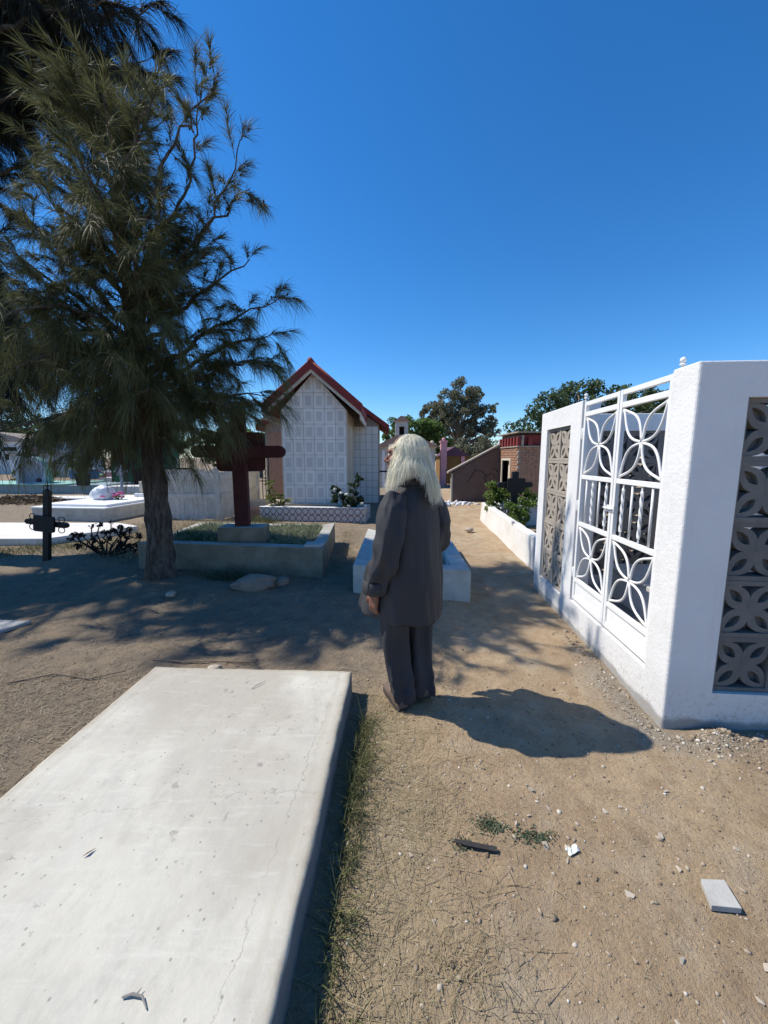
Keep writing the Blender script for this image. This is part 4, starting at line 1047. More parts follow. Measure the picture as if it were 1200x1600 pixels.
# rear wing
an_x0, an_x1 = -2.1, 1.62
MB().prism([(an_x0, -0.05), (an_x1, -0.05), (an_x1, 2.60), (-0.2, 3.85), (an_x0, 2.55)], 2.80, 5.8, 'y').build('rear_wing', 'mortar', CH, fix=True)
gable_roof(CH, -0.2, 2.15, 4.05, 2.52, 2.62, 6.0, 0.13, fascia=False)
at = MB().prism([(-0.093, -0.118), (0.093, -0.118), (0.093, 0.118), (-0.093, 0.118)], 0, 0.012, 'y').mesh('wing_tile'); at.materials.append(MATS['annex_tile'])
for i in range(4):
    for j in range(10):
        mesh_obj('wing_tile', at, None, CH, (0.90 + 0.2 * i, 2.786, 0.15 + 0.25 * j))
MB().box(-2.0, -0.86, 2.775, 2.798, 0.0, 2.35).build('rear_wing_door', 'terracotta', CH)

# tiled planter in front of it, with two plants
t = NT('lattice_tile'); s = t.sep(t.obj())
zz_ = t.math('MULTIPLY', t.math('ABSOLUTE', s[2]), 1 / 0.165)
def lat(ph):
    cs = t.math('COSINE', t.math('MULTIPLY_ADD', s[0], 2 * math.pi / 0.315, ph))
    return t.math('ABSOLUTE', t.math('SUBTRACT', t.math('MULTIPLY_ADD', cs, 0.5, 0.5), zz_))
ln = t.math('MINIMUM', lat(0), lat(math.pi))
c = t.mix(t.ramp(ln, [(0.07, 1.0), (0.12, 0.0)]), (0.52, 0.50, 0.50), (0.16, 0.085, 0.09))
t.color(c); t.rough(0.4, 0.4)
PL = thing('tiled_planter', 'long low planter with dark ogee lattice tiles in front of the chapel', 'planter', (-1.72, 9.2, 0), -0.10)
MB().box(-1.28, 1.28, 0.012, 0.10, -0.08, 0.335).build('planter_wall', 'cream', PL); MB().box(-1.28, 1.28, 0.86, 0.92, -0.05, 0.335).build('planter_wall', 'cream', PL)
MB().box(-1.28, -1.20, 0.101, 0.859, -0.05, 0.335).build('planter_wall', 'cream', PL); MB().box(1.20, 1.28, 0.101, 0.859, -0.05, 0.335).build('planter_wall', 'cream', PL)
MB().box(-1.199, 1.199, 0.102, 0.858, 0, 0.28).build('planter_soil', 'rock', PL)
MB().box(-1.30, 1.30, 0.0, 0.14, 0.336, 0.352).build('rim', 'white_plaster', PL, bevel=0.003)
lt = MB().prism([(-0.157, -0.165), (0.157, -0.165), (0.157, 0.165), (-0.157, 0.165)], 0, 0.011, 'y').mesh('lattice_tile'); lt.materials.append(MATS['lattice_tile'])
for i in range(8): mesh_obj('lattice_tile', lt, None, PL, (-1.1025 + 0.315 * i, 0, 0.168))
lts = MB().prism([(-0.157, -0.165), (0.157, -0.165), (0.157, 0.165), (-0.157, 0.165)], 0, 0.011, 'y').mesh('lattice_tile'); lts.materials.append(MATS['lattice_tile'])
for i in range(2): mesh_obj('lattice_tile', lts, None, PL, (1.292, 0.25 + 0.33 * i, 0.168), math.pi / 2)
bush('small yellowing shrub at the left end of the tiled planter', (-2.66, 9.55, 0.28), [(0, 0, 0.25, 0.22), (-0.1, 0, 0.55, 0.16), (0.08, 0, 0.1, 0.22), (0.22, -0.05, 0.2, 0.14)], 420, 0.075, 'leaf_yellow', 31, 7, 'shrub', 'plant')
RB = bush('dark leafy rose bush with pale blooms at the right end of the tiled planter', (-0.88, 9.3, 0.28), [(0, 0, 0.18, 0.26), (0.28, 0, 0.12, 0.2), (-0.22, 0, 0.3, 0.18), (0.16, 0, 0.5, 0.18), (0.3, 0, 0.72, 0.12), (-0.3, 0, 0.55, 0.1)], 900, 0.085, 'leaf_rose', 33, 9, 'rose_bush', 'plant')
rg = np.random.default_rng(3)
for (x, y, z) in ((-0.12, -0.2, 0.42), (0.36, -0.16, 0.16), (0.05, -0.2, 0.12), (0.44, -0.1, 0.10), (-0.28, -0.1, 0.5), (0.0, -0.15, 0.38)):
    mb = MB()
    for k in range(9):
        a = rg.uniform(0, 6.28); e = rg.uniform(-0.3, 1.2); dd = Vector((math.cos(a) * math.cos(e), math.sin(a) * math.cos(e), math.sin(e)))
        mb.ball(Vector((x, y, z)) + dd * 0.026, (0.022, 0.022, 0.016), 6, 4)
    mb.build('bloom', 'petal_white', RB, smooth=True)

# ------------------------------------------------------------------ white plank enclosure
WF = thing('plank_enclosure', 'white wooden plank enclosure around a grave behind the tree', 'fence', (-5.35, 9.5, 0), 0.0)
pr = random.Random(5)
def plank_run(p0, p1, n, hgt, skip=()):
    a, b = Vector(p0), Vector(p1); d = (b - a); L = d.length; ang = math.atan2(d.y, d.x); w = L / n
    for i in range(n):
        c_ = a + d * ((i + 0.5) / n); h = hgt + pr.uniform(-0.03, 0.03)
        o = MB().box(-w / 2 + 0.004, w / 2 - 0.004, -0.012, 0.012, 0.02 + pr.uniform(-.015, .015), h).build('plank', 'plank_white', WF, (c_.x, c_.y, 0), ang + pr.uniform(-.03, .03))
        o.rotation_euler[1] = pr.uniform(-0.012, 0.012)
    nrm = Vector((math.sin(ang), -math.cos(ang), 0))
    for z in (0.60, 1.06):
        c_ = (a + b) / 2 + nrm * 0.028; MB().box(-L / 2, L / 2, -0.014, 0.014, -0.055, 0.055).build('rail', 'plank_white', WF, (c_.x, c_.y, z), ang)
plank_run((0.0, 0.03, 0), (1.30, -0.12, 0), 11, 1.22)
plank_run((1.38, -0.10, 0), (1.56, 2.1, 0), 14, 1.20)
plank_run((0.0, 0.05, 0), (0.05, 2.1, 0), 12, 1.2)
for (x, y) in ((-0.04, 0.0), (1.335, -0.125), (1.58, 2.16)): MB().box(-0.05, 0.05, -0.05, 0.05, 0, 1.28).build('post', 'plank_white', WF, (x, y, 0), bevel=0.006)
MB().box(0.02, 0.62, 0.06, 0.10, 1.235, 1.275).build('top_batten', 'dark_stick', WF)
MB().box(0.30, 0.33, 0.08, 0.11, 1.2, 1.5).build('thin_stake', 'plank_white', WF)

# black iron gate panel, stone steps left of the chapel
IG = thing('iron_gate_panel', 'black wrought iron grille standing left of the tiled chapel', 'gate', (-3.75, 11.9, 0))
for k in range(6): MB().box(-0.01, 0.01, -0.01, 0.01, 0.1, 1.55).build('iron_bar', 'black_paint', IG, (-0.25 + 0.1 * k, 0, 0))
for z in (0.12, 0.8, 1.5): MB().box(-0.27, 0.27, -0.012, 0.012, z, z + 0.03).build('iron_rail', 'black_paint', IG, (0, 0.024, 0))
for k in range(5): MB().tube([(-0.2 + 0.1 * k + 0.035 * math.cos(a), -0.02, 1.05 + 0.05 * math.sin(a)) for a in np.linspace(0, 6.28, 12)], 0.006, 5).build('iron_scroll', 'black_paint', IG)
ST = thing('stone_steps', 'two pinkish stone steps left of the tiled planter', 'steps', (-3.45, 10.7, 0))
MB().box(-0.5, 0.6, -0.4, 0.1, -0.05, 0.15).build('step', 'terracotta', ST, bevel=0.01); MB().box(-0.45, 0.6, 0.101, 0.7, -0.05, 0.32).build('step', 'cream', ST, bevel=0.01)

# ------------------------------------------------------------------ right background: sloping brown wall, brick house
SW = thing('sloping_wall', 'low brown gable wall with a long sloping top edge and black spray paint', 'wall', (3.2, 13.6, 0))
MB().prism([(-0.80, -0.05), (0.90, -0.05), (0.90, 1.95), (-0.80, 1.03)], 0, 0.24, 'y').build('wall', 'mauve_wall', SW, fix=True)
MB().prism([(-0.98, 0.975), (1.05, 2.07), (1.05, 2.13), (-0.98, 1.035)], -0.05, 0.30, 'y').build('coping', 'mortar', SW, fix=True)
MB().box(-0.86, -0.802, 0.02, 0.12, -0.05, 0.98).build('corner_post', 'cream', SW)
for pts in ([(-0.28, 0.68), (-0.12, 0.95), (0.0, 1.12), (0.08, 1.02)], [(0.08, 1.10), (0.22, 1.02), (0.36, 0.86), (0.50, 0.98), (0.62, 0.93), (0.66, 0.72), (0.5, 0.66)], [(0.34, 0.98), (0.30, 0.76), (0.40, 0.62), (0.55, 0.56)], [(0.52, 1.12), (0.66, 1.14), (0.74, 1.02)]):
    MB().tube([(x, -0.001, z) for x, z in pts], 0.013, 5, flat=1.0).build('spray_paint_mark', 'black_paint', SW)
BH = thing('brick_house', 'unfinished low brick house with door opening and red roof trim', 'house', (4.0, 11.8, 0))
MB().box(0.02, 3.2, 0.02, 0.2, -0.05, 1.83).build('front_wall', 'mortar', BH)
wside = wall_grid(1.75, 1.83, 0.18, [(0.52, 1.30, -0.2, 1.48)]); wside = wside.build('side_wall', 'mortar', BH, (0.02, 0.2, 0)); wside.data.transform(Matrix(((0, 1, 0, 0), (1, 0, 0, 0), (0, 0, 1, 0), (0, 0, 0, 1)))); wside.data.flip_normals()
mb = MB(); pr = random.Random(8)
for cz in range(23):
    z = 0.02 + cz * 0.079
    for k in range(15):
        x = 0.0 + k * 0.225 + (0.11 if cz % 2 else 0)
        if x < 3.1: mb.box(x, x + 0.212, 0.004 + pr.uniform(-.006, .004), 0.02, z, z + 0.066)
    for k in range(9):
        y = 0.05 + k * 0.225 + (0.11 if cz % 2 else 0); e = min(y + 0.212, 1.95)
        for (a, b) in ((y, e),):
            if z < 1.45 and b > 0.66 and a < 1.56:
                if a < 0.66 - 0.05: b = 0.66
                elif b > 1.56 + 0.05: a = 1.56
                else: continue
            if b > a + 0.02: mb.box(0.003 + pr.uniform(-.006, .004), 0.02, a, b, z, z + 0.066)
o = mb.build('brickwork', 'brick_red', BH); o['kind'] = 'stuff'
MB().box(-0.015, 0.21, 0.62, 0.70, 0, 1.5).build('door_frame', 'cream', BH); MB().box(-0.015, 0.21, 1.50, 1.58, 0, 1.5).build('door_frame', 'cream', BH); MB().box(-0.014, 0.21, 0.701, 1.499, 1.43, 1.5).build('door_frame', 'cream', BH)
MB().box(0.10, 0.16, 1.05, 1.15, 0, 1.43).build('mullion', 'cream', BH)
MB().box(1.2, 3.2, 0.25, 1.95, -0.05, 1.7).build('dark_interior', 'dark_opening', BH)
MB().box(-0.03, 3.25, -0.04, 2.0, 1.832, 1.87).build('wall_plate', 'mortar', BH)
MB().prism([(-0.02, 1.875), (1.97, 1.875), (1.97, 2.25), (-0.02, 2.18)], 0.10, 0.16, 'x').build('roof_board', 'mortar', BH, fix=True)
for k in range(7): MB().box(-0.02, 0.08, 0.02 + 0.29 * k, 0.14 + 0.29 * k, 1.872, 2.14).build('red_roof_block', 'roof_red', BH)
for k in range(6): MB().box(0.3 + 0.5 * k, 0.42 + 0.5 * k, -0.01, 0.09, 1.872, 2.12).build('red_roof_block', 'roof_red', BH)
MB().prism([(0.18, 1.88), (3.25, 1.88), (3.25, 2.05), (0.18, 2.2)], 0.12, 0.18, 'y').build('roof_board', 'roof_red', BH, fix=True)
MB().box(-0.06, 3.3, -0.06, 2.05, 2.252, 2.29).build('roof_slab', 'mortar', BH)
# debris heap at the path's end
rg = np.random.default_rng(9); xy = np.stack([rg.normal(2.35, 0.28, 60), rg.normal(12.9, 0.25, 60)], 1)
pv, pt = pebbles(xy, rg.uniform(0.03, 0.1, 60), rg)
o = mesh_obj('rubble_heap', fast_mesh('rubble_heap', pv, tris=pt), 'plastic_white'); tag(o, 'heap of white rubbish and rubble at the far end of the path', 'rubble', kind='stuff')
rock((1.78, 8.0, 0.03), (0.09, 0.06, 0.05), 33, 'pale stone lying against the foot of the low white wall', 'chip_pale')

# centre background: bell niche, building, columns
BN = thing('distant_tomb_house', 'pale tomb house with tiled roof and small bell niche behind the white-haired head', 'tomb', (1.0, 20, 0))
MB().box(-1.3, 1.6, 0, 2.5, -0.05, 2.05).build('wall', 'old_whitewash', BN)
MB().prism([(-1.5, 2.05), (1.8, 2.05), (0.6, 2.62), (-0.4, 2.62)], -0.2, 2.6, 'y').build('roof', 'terracotta', BN, fix=True)
w_ = wall_grid(0.66, 0.75, 0.3, [(0.2, 0.46, 0.08, 0.5)]); w_.build('bell_niche', 'pink_paint' if False else 'old_whitewash', BN, (-0.42, 0.4, 2.60))
MB().prism([(-0.5, 3.35), (0.32, 3.35), (-0.02, 3.62), (-0.16, 3.62)], 0.32, 0.78, 'y').build('niche_roof', 'terracotta', BN, fix=True)
MB().box(-0.24, 0.06, 0.71, 0.75, 2.62, 3.1).build('niche_back', 'dark_opening', BN)
MB().box(-1.1, -0.95, -0.05, -0.001, 0.0, 1.9).build('white_pillar', 'white_plaster', BN); MB().box(-0.6, 0.4, -0.02, -0.001, 0.1, 1.5).build('doorway', 'dark_opening', BN)
cross((-0.28, 15.0, 0), 1.45, 0.42, 0.07, (0.12, 0.10, -0.06), 'thin black iron cross beside the chapel wing', 'black_paint', 1.0)
for (x, m, h, lab) in ((2.55, 'cream', 2.15, 'cream square pillar standing left of the pink pillar'), (3.16, 'pink_paint', 2.3, 'tall pink square pillar right of the cream pillar')):
    CO = thing('pillar', lab, 'pillar', (x, 21, 0)); MB().box(-0.16, 0.16, -0.16, 0.16, -0.05, h).build('shaft', m, CO, bevel=0.01)
    MB().box(-0.2, 0.2, -0.2, 0.2, h, h + 0.1).build('cap', m, CO, bevel=0.01); MB().ball((0, 0, h + 0.17), 0.1).build('ball_finial', m, CO, smooth=True); MB().box(-0.2, 0.2, -0.2, 0.2, -0.05, 0.15).build('base', m, CO, bevel=0.01)
PW = thing('purple_tomb_house', 'small purple and ochre tomb house beyond the pink pillar', 'tomb', (4.0, 23, 0))
MB().box(-0.7, 0.9, 0, 2, -0.05, 1.6).build('wall', 'ochre_paint', PW); MB().prism([(-0.85, 1.6), (1.05, 1.6), (0.1, 2.15)], -0.1, 2.1, 'y').build('gable_roof', 'purple_paint', PW, fix=True)
MB().box(0.5, 0.7, -0.06, -0.001, 0, 1.6).build('front_pillar', 'pink_paint', PW)
IF = thing('iron_railing', 'black iron railing at the foot of the pink pillar', 'fence', (3.2, 19.5, 0))
for k in range(9): MB().box(-0.012, 0.012, -0.012, 0.012, 0, 0.95).build('iron_bar', 'black_paint', IF, (-0.1 + 0.13 * k, 0, 0))
for z in (0.15, 0.85): MB().box(-0.15, 1.0, 0.013, 0.03, z, z + 0.04).build('iron_rail', 'black_paint', IF)
TP = MB(); TP.loft([[(2.1 + 0.12 * i, 22 + 0.3 * j, 2.55 - 0.06 * i + 0.05 * ((i + j) % 2)) for i in range(5)] for j in range(4)], closed=False)
o = TP.build('blue_tarpaulin', 'tarp_blue', smooth=True); s = o.modifiers.new('s', 'SOLIDIFY'); s.thickness = 0.01
tag(o, 'scrap of blue tarpaulin stretched behind the white-haired head', 'tarpaulin')
TPP = MB().tube([(2.15, 22.4, -0.05), (2.15, 22.4, 2.5)], 0.03, 6).build('tarpaulin_pole', 'twig'); tag(TPP, 'thin pole holding up the blue tarpaulin', 'pole')

# ------------------------------------------------------------------ left middle ground: tombs, cross, bag, flowers
LT = thing('low_white_tomb', 'low white tomb with stepped top slab at left of the tree', 'grave', (-7.6, 9.3, 0), -0.12)
MB().box(-0.98, 0.98, 0, 2.6, -0.05, 0.30).build('tomb_body', 'old_whitewash', LT, bevel=0.01); MB().box(-1.0, 1.0, -0.02, 2.62, 0.301, 0.335).build('ledge', 'white_plaster', LT, bevel=0.006)
MB().box(-0.84, 0.90, 0.16, 2.5, 0.336, 0.395).build('top_slab', 'white_plaster', LT, bevel=0.01)
MB().box(0.15, 1.5, 1.95, 2.65, 0.396, 0.50).build('head_step', 'white_plaster', LT, bevel=0.02)
bag = MB(); bg_v = ICO_V
bmx = bmesh.new(); bmesh.ops.create_icosphere(bmx, subdivisions=4, radius=1)
V = np.array([v.co[:] for v in bmx.verts]); F = np.array([[v.index for v in f.verts] for f in bmx.faces]); bmx.free()
dd = (fbm(V[:, 0] * 2 + 5, V[:, 1] * 2 + V[:, 2] * 2, 71) - .5) * 0.35 + (np.abs(fbm(V[:, 0] * 6, V[:, 1] * 6 + V[:, 2] * 5, 72) - .5)) * -0.22
V = V * (1 + dd)[:, None] * np.array([0.31, 0.24, 0.23]); V[:, 2] = np.maximum(V[:, 2], -0.15)
o = mesh_obj('plastic_bag', fast_mesh('plastic_bag', V, tris=F, smooth=True), 'plastic_white', None, (-7.62, 10.55, 0.545)); tag(o, 'stuffed white plastic bag sitting on the low white tomb', 'bag')
def bouquet(label, loc, n, r, mats, seed):
    T = thing('flower_bunch', label, 'flowers', loc); rg = np.random.default_rng(seed)
    for k in range(n):
        p = rg.normal(size=3) * r * np.array([1, .8, .6]); mb = MB()
        for q in range(7):
            a = q * 6.28 / 7; mb.ball(Vector(p) + Vector((math.cos(a) * r * .3, math.sin(a) * r * .3, r * .1)), (r * .26, r * .26, r * .16), 6, 4)
        mb.build('bloom', mats[k % len(mats)], T, smooth=True)
    leaf_cloud('leaves', 'leaf_green', [(0, 0, -r * .3, r)], 60, r * 0.5, T, seed); return T
bouquet('bunch of bright pink flowers beside the white plastic bag', (-7.15, 10.5, 0.50), 10, 0.12, ['petal_pink'], 1)
bouquet('mixed pink and white wreath hung on the pale blue tomb wall', (-29.2, 33.4, 1.9), 7, 0.35, ['petal_pink', 'petal_pink', 'petal_white'], 2)
bouquet('dark pink flower heap at the right end of the pale blue tomb wall', (-26.4, 33.4, 1.7), 8, 0.35, ['petal_pink', 'purple_paint'], 3)
bouquet('small pink flowers on the far grave left of the green tomb house', (-13.8, 19.2, 0.7), 6, 0.16, ['petal_pink', 'petal_white'], 4)
HB = thing('headstone_block', 'pale pink upright block behind the pink flowers on the low tomb', 'headstone', (-6.95, 11.35, 0.50)); MB().box(-0.15, 0.15, -0.05, 0.05, 0, 0.34).build('block', 'cream', HB, bevel=0.01); MB().box(-0.22, 0.22, -0.09, 0.09, -0.11, 0.0).build('foot', 'cream', HB, bevel=0.01)
o = MB().prism([(-3.4, -0.75), (0.42, -0.70), (1.25, 0.55), (0.6, 0.95), (-3.4, 1.0)], -0.05, 0.13, 'z').build('flat_grave', 'white_paint_wall', None, (-6.3, 7.35, 0), fix=True, bevel=0.01); tag(o, 'wide flat cream grave slab at the left edge behind the small black cross', 'grave')

# small black cross with iron scrolls
BC = cross((-4.88, 5.50, 0.02), 1.05, 0.30, 0.088, (0.145, 0.115, -0.065), 'small black cross with iron scrolls standing in the tree shade at left', 'black_paint', 0.575)
BC.rotation_euler[1] = R(7)
for s in (-1, 1):
    for zc in (0.50, 0.65): MB().tube([(s * 0.205 + 0.045 * math.cos(a), 0, zc + 0.042 * math.sin(a)) for a in np.linspace(0, 6.2, 14)], 0.006, 5).build('iron_scroll', 'black_paint', BC)
    MB().tube([(s * 0.03 + 0.026 * math.cos(a), 0, 1.09 + 0.035 * math.sin(a)) for a in np.linspace(0, 6.2, 12)], 0.006, 5).build('iron_scroll', 'black_paint', BC)
MB().tube([(0, 0, 1.05), (0, 0, 1.19)], [0.01, 0.004], 6).build('spike', 'black_paint', BC)
# dried shrub beside it
DS = thing('dried_shrub', 'dark dried shrub with curled stems beside the small black cross', 'plant', (-4.20, 5.75, 0.05))
rg = np.random.default_rng(14); mb = MB(); tips = []
for k in range(24):
    a = rg.uniform(0, 6.28); r = rg.uniform(0.12, 0.5); h = rg.uniform(0.12, 0.5) * (1.15 - 0.5 * r)
    ex, ey = r * math.cos(a), r * 0.7 * math.sin(a); c1 = rg.normal(size=3) * 0.05
    pts = [(ex * 0.1, ey * 0.1, 0), (ex * 0.55 + c1[0], ey * 0.5 + c1[1], h * 0.35), (ex * 0.95 + c1[2], ey * 0.9, h * 0.7), (ex, ey, h)]
    mb.tube(pts, [0.014, 0.011, 0.009, 0.008], 6); tips.append((ex, ey, h))
    if k % 2: e2 = (ex * 1.15 + rg.normal() * .05, ey, h * 0.75 + rg.normal() * .05); mb.tube([pts[2], ((pts[2][0] + e2[0]) / 2 + .03, e2[1], e2[2] - .04), e2], [0.008, 0.007, 0.006], 5); tips.append(e2)
mb.build('stems', 'dry_plant', DS, smooth=True)
leaf_cloud('rosettes', 'dry_plant', [(*p, 0.045) for p in tips], 620, 0.045, DS, 15, 1.4)['kind'] = 'stuff'
# heap of dead leaves
rg = np.random.default_rng(16); n = 2600
xy = np.stack([rg.normal(-12.6, 1.0, n), rg.normal(13.6, 0.45, n)], 1); hz = 0.22 * np.exp(-(((xy[:, 0] + 12.6) / 1.2) ** 2 + ((xy[:, 1] - 13.6) / 0.5) ** 2))
D = rg.normal(size=(n, 3)) * np.array([1, 1, 0.4])
o = mesh_obj('dead_leaf_heap', fast_mesh('dead_leaf_heap', *blades(np.stack([xy[:, 0], xy[:, 1], hz * rg.uniform(0.3, 1, n) + 0.01], 1), D, 0.14, 0.05, 0.1, 2, rg=rg)), 'needle_dead'); tag(o, 'heap of brown dead leaves in front of the teal grave platform', 'leaves', kind='stuff')

# ------------------------------------------------------------------ left background
TB = thing('teal_platform', 'long teal-grey grave platform carrying the mint niche', 'grave', (-14.6, 16.6, 0))
MB().box(-4.0, 2.6, -0.1, 2.2, -0.05, 0.36).build('platform_body', 'teal_grey', TB, bevel=0.02); MB().box(-4.05, 1.2, -0.16, 2.25, 0.361, 0.42).build('platform_top', 'mint', TB, bevel=0.01)
NI = thing('arched_niche', 'mint and white arched niche standing on the teal platform', 'niche', (-15.15, 16.8, 0.42), 0.45)
def arch(w, h, n=14): return [(-w, 0), (w, 0)] + [(w * math.cos(a), h - w + w * math.sin(a)) for a in np.linspace(0, math.pi, n)]
outer = arch(0.50, 1.12); inner = [(-0.36, 0.04), (0.36, 0.04)] + [(0.36 * math.cos(a), 0.62 + 0.36 * math.sin(a)) for a in np.linspace(0, math.pi, 14)]
mb = MB(); mb.loft([[(x, 0.9, z) for x, z in outer], [(x, 0.0, z) for x, z in outer]], cap=False); mb.build('shell', 'mint', NI, fix=True)
mb = MB(); mb.loft([[(x, 0.0, z) for x, z in outer], [(x, -0.02, z) for x, z in outer], [(x, -0.02, z) for x, z in inner], [(x, 0.5, z) for x, z in inner]], cap=False); mb.build('front_frame', 'pale_blue', NI, fix=True)
MB().prism(inner, 0.5, 0.52, 'y').build('back_panel', 'pale_blue', NI, fix=True); MB().prism(outer, 0.9, 0.92, 'y').build('rear_panel', 'mint', NI, fix=True)
MB().ball((0.2, 0.2, 0.12), (0.1, 0.1, 0.1)).build('small_vase', 'purple_paint', NI, smooth=True)
cross((-16.3, 16.2, 0.42), 1.55, 0.42, 0.10, (0.16, 0.14, -0.09), 'black cross in front of the left side of the mint niche', 'black_paint', 1.1)
cross((-17.6, 19.5, 0.0), 2.1, 0.55, 0.11, (0.16, 0.14, -0.09), 'black cross behind the mint niche before the white tomb house', 'black_paint', 1.65)
cross((-19.6, 19.5, 0.0), 2.1, 0.50, 0.11, (0.16, 0.14, -0.09), 'black cross at the left picture edge', 'black_paint', 1.55)
def tomb_house(label, loc, w, d, h, roof_h, wallm, roofm, rz=0.0, opens=(), name='tomb_house', flat=False):
    T = thing(name, label, 'tomb', loc, rz)
    MB().box(-w / 2, w / 2, 0, d, -0.05, h).build('wall', wallm, T)
    if flat: MB().box(-w / 2 - 0.15, w / 2 + 0.15, -0.2, d + 0.15, h, h + roof_h).build('roof', roofm, T, bevel=0.02)
    else: MB().prism([(-w / 2 - 0.25, h), (w / 2 + 0.25, h), (0, h + roof_h)], -0.3, d + 0.3, 'y').build('roof', roofm, T, fix=True)
    for (x0_, x1_, z0_, z1_) in opens:
        f = MB().box(x0_ - 0.06, x1_ + 0.06, -0.03, -0.001, z0_ - 0.06, z1_ + 0.06).build('window_frame', wallm, T); MB().box(x0_, x1_, -0.036, -0.031, z0_, z1_).build('pane', 'dark_opening', f)
    return T
tomb_house('white gabled tomb house with two dark windows at the left edge', (-36.0, 37, 0), 6.2, 4, 3.0, 0.9, 'white_plaster', 'mortar', 0.12, [(-2.1, -1.3, 1.3, 2.4), (0.4, 1.5, 1.3, 2.5)])
tomb_house('small white shelter with dark opening right of the gabled tomb house', (-28.0, 31, 0), 2.7, 2.5, 1.8, 0.22, 'white_plaster', 'old_whitewash', 0.1, [(-0.95, 0.95, 0.1, 1.2)], flat=True)
tomb_house('pale flat-roofed tomb house behind the white shelter', (-33.0, 40, 0), 3.2, 3, 2.9, 0.12, 'pale_blue', 'pale_blue', 0.0, [(-0.9, 0.3, 0.8, 1.9)], flat=True)
tomb_house('green painted tomb house half hidden behind the tree trunk', (-12.0, 18.9, 0), 2.1, 2.4, 2.25, 0.18, 'green_paint', 'green_paint', 0.05, [(-0.1, 0.8, 0.0, 1.0)], flat=True)
BW = thing('pale_blue_tomb_wall', 'long pale blue tomb wall behind the iron picket fence', 'wall', (-27.6, 34, 0)); MB().box(-2.4, 2.4, 0, 0.6, -0.05, 2.0).build('wall', 'pale_blue', BW); MB().box(-2.45, 2.45, -0.05, 0.65, 2.0, 2.12).build('coping', 'white_plaster', BW)
for k in range(8): MB().box(-2.2 + 0.57 * k, -1.85 + 0.57 * k, -0.03, -0.001, 0.9, 1.9).build('memorial_plate', ['white_plaster', 'teal_grey', 'old_whitewash'][k % 3], BW)
PF = thing('picket_fence', 'white picket fence with black top rail before the pale blue tomb wall', 'fence', (-25.6, 30.5, 0))
pk = MB().prism([(-0.05, 0), (0.05, 0), (0.05, 0.92), (0, 1.02), (-0.05, 0.92)], 0, 0.03, 'y').mesh('picket'); pk.materials.append(MATS['old_whitewash'])
for k in range(26): mesh_obj('picket', pk, None, PF, (-2.6 + 0.21 * k, 0, 0))
MB().box(-2.75, 2.8, -0.04, -0.001, 1.03, 1.10).build('top_rail', 'black_paint', PF); MB().box(-2.75, 2.8, 0.031, 0.07, 0.3, 0.38).build('lower_rail', 'old_whitewash', PF)
for x in (-2.75, 0, 2.8): MB().box(-0.06, 0.06, 0.08, 0.2, 0, 1.3).build('post', 'black_paint', PF, (x, 0, 0))
PO = thing('potted_plant', 'black square pot with a leafy plant on the far platform', 'plant', (-12.7, 16.5, 0.36)); MB().loft([[(-.16, -.16, 0), (.16, -.16, 0), (.16, .16, 0), (-.16, .16, 0)], [(-.2, -.2, .5), (.2, -.2, .5), (.2, .2, .5), (-.2, .2, .5)]]).build('pot', 'black_paint', PO)
leaf_cloud('foliage', 'leaf_mid', [(0, 0, 0.7, 0.25), (0.25, 0, 0.9, 0.2), (-0.3, 0, 0.85, 0.2), (0, 0, 1.15, 0.15)], 320, 0.14, PO, 41); MB().tube([(0, 0, .4), (0, 0, 1.1)], 0.02, 5).build('stem', 'twig', PO)
for (x, y, w, lab) in ((-11.6, 17.2, 2.3, 'flat white grave slab beside the black pot'), (-15.9, 24.5, 3.2, 'far flat pale slab before the picket fence'), (-11.4, 14.2, 3.6, 'low cream kerb slab left of the plastic bag')):
    o = MB().box(-w / 2, w / 2, -0.5, 0.5, -0.03, 0.30 if y > 17 else 0.10).build('flat_grave', 'white_paint_wall', None, (x, y, 0), bevel=0.01); tag(o, lab, 'grave')
for (x, y, lab) in ((-14.2, 20.5, 'dark iron cross on a far grave left of the small pale cross'), (-19.2, 27.0, 'black cross in front of the picket fence')): cross((x, y, 0), 1.35, 0.35, 0.08, (0.12, 0.1, -0.06), lab, 'black_paint', 0.95)
cross((-11.15, 16.6, 0.0), 1.55, 0.30, 0.10, (0.17, 0.17, -0.07), 'small pale blue cross with plaque before the green tomb house', 'pale_blue', 0.95)

def small_tomb(label, loc, w, h, body, trim, top):
    T = thing('small_tomb', label, 'tomb', loc)
    MB().box(-w / 2, w / 2, 0, 1.9, -0.05, h * 0.45).build('tomb_body', body, T, bevel=0.02)
    MB().box(-w / 2 - 0.05, w / 2 + 0.05, -0.05, 1.95, h * 0.45, h * 0.52).build('top_slab', trim, T, bevel=0.01)
    pts = [(-w * 0.36, h * 0.52), (w * 0.36, h * 0.52), (w * 0.36, h * 0.9)] + ([(0, h * 1.15)] if top == 'gable' else [(w * 0.36 * math.cos(a), h * 0.9 + w * 0.3 * math.sin(a)) for a in np.linspace(0.3, 2.84, 7)]) + [(-w * 0.36, h * 0.9)]
    MB().prism(pts, 1.6, 1.85, 'y').build('headstone', trim, T, fix=True)
    for s in (-1, 1): MB().ball((s * w * 0.25, 0.2, h * 0.6), (0.09, 0.09, 0.13), 8, 6).build('flower_vase', 'petal_pink' if s > 0 else 'petal_white', T, smooth=True)
    return T
simple('yellow_paint', (0.58, 0.42, 0.12), (0.48, 0.34, 0.1), 4, 0.8, 0.2, 40, 0.003)
small_tomb('pink tomb with rounded headstone among the far graves', (-17.6, 25.5, 0), 1.3, 1.25, 'pink_paint', 'white_plaster', 'round')
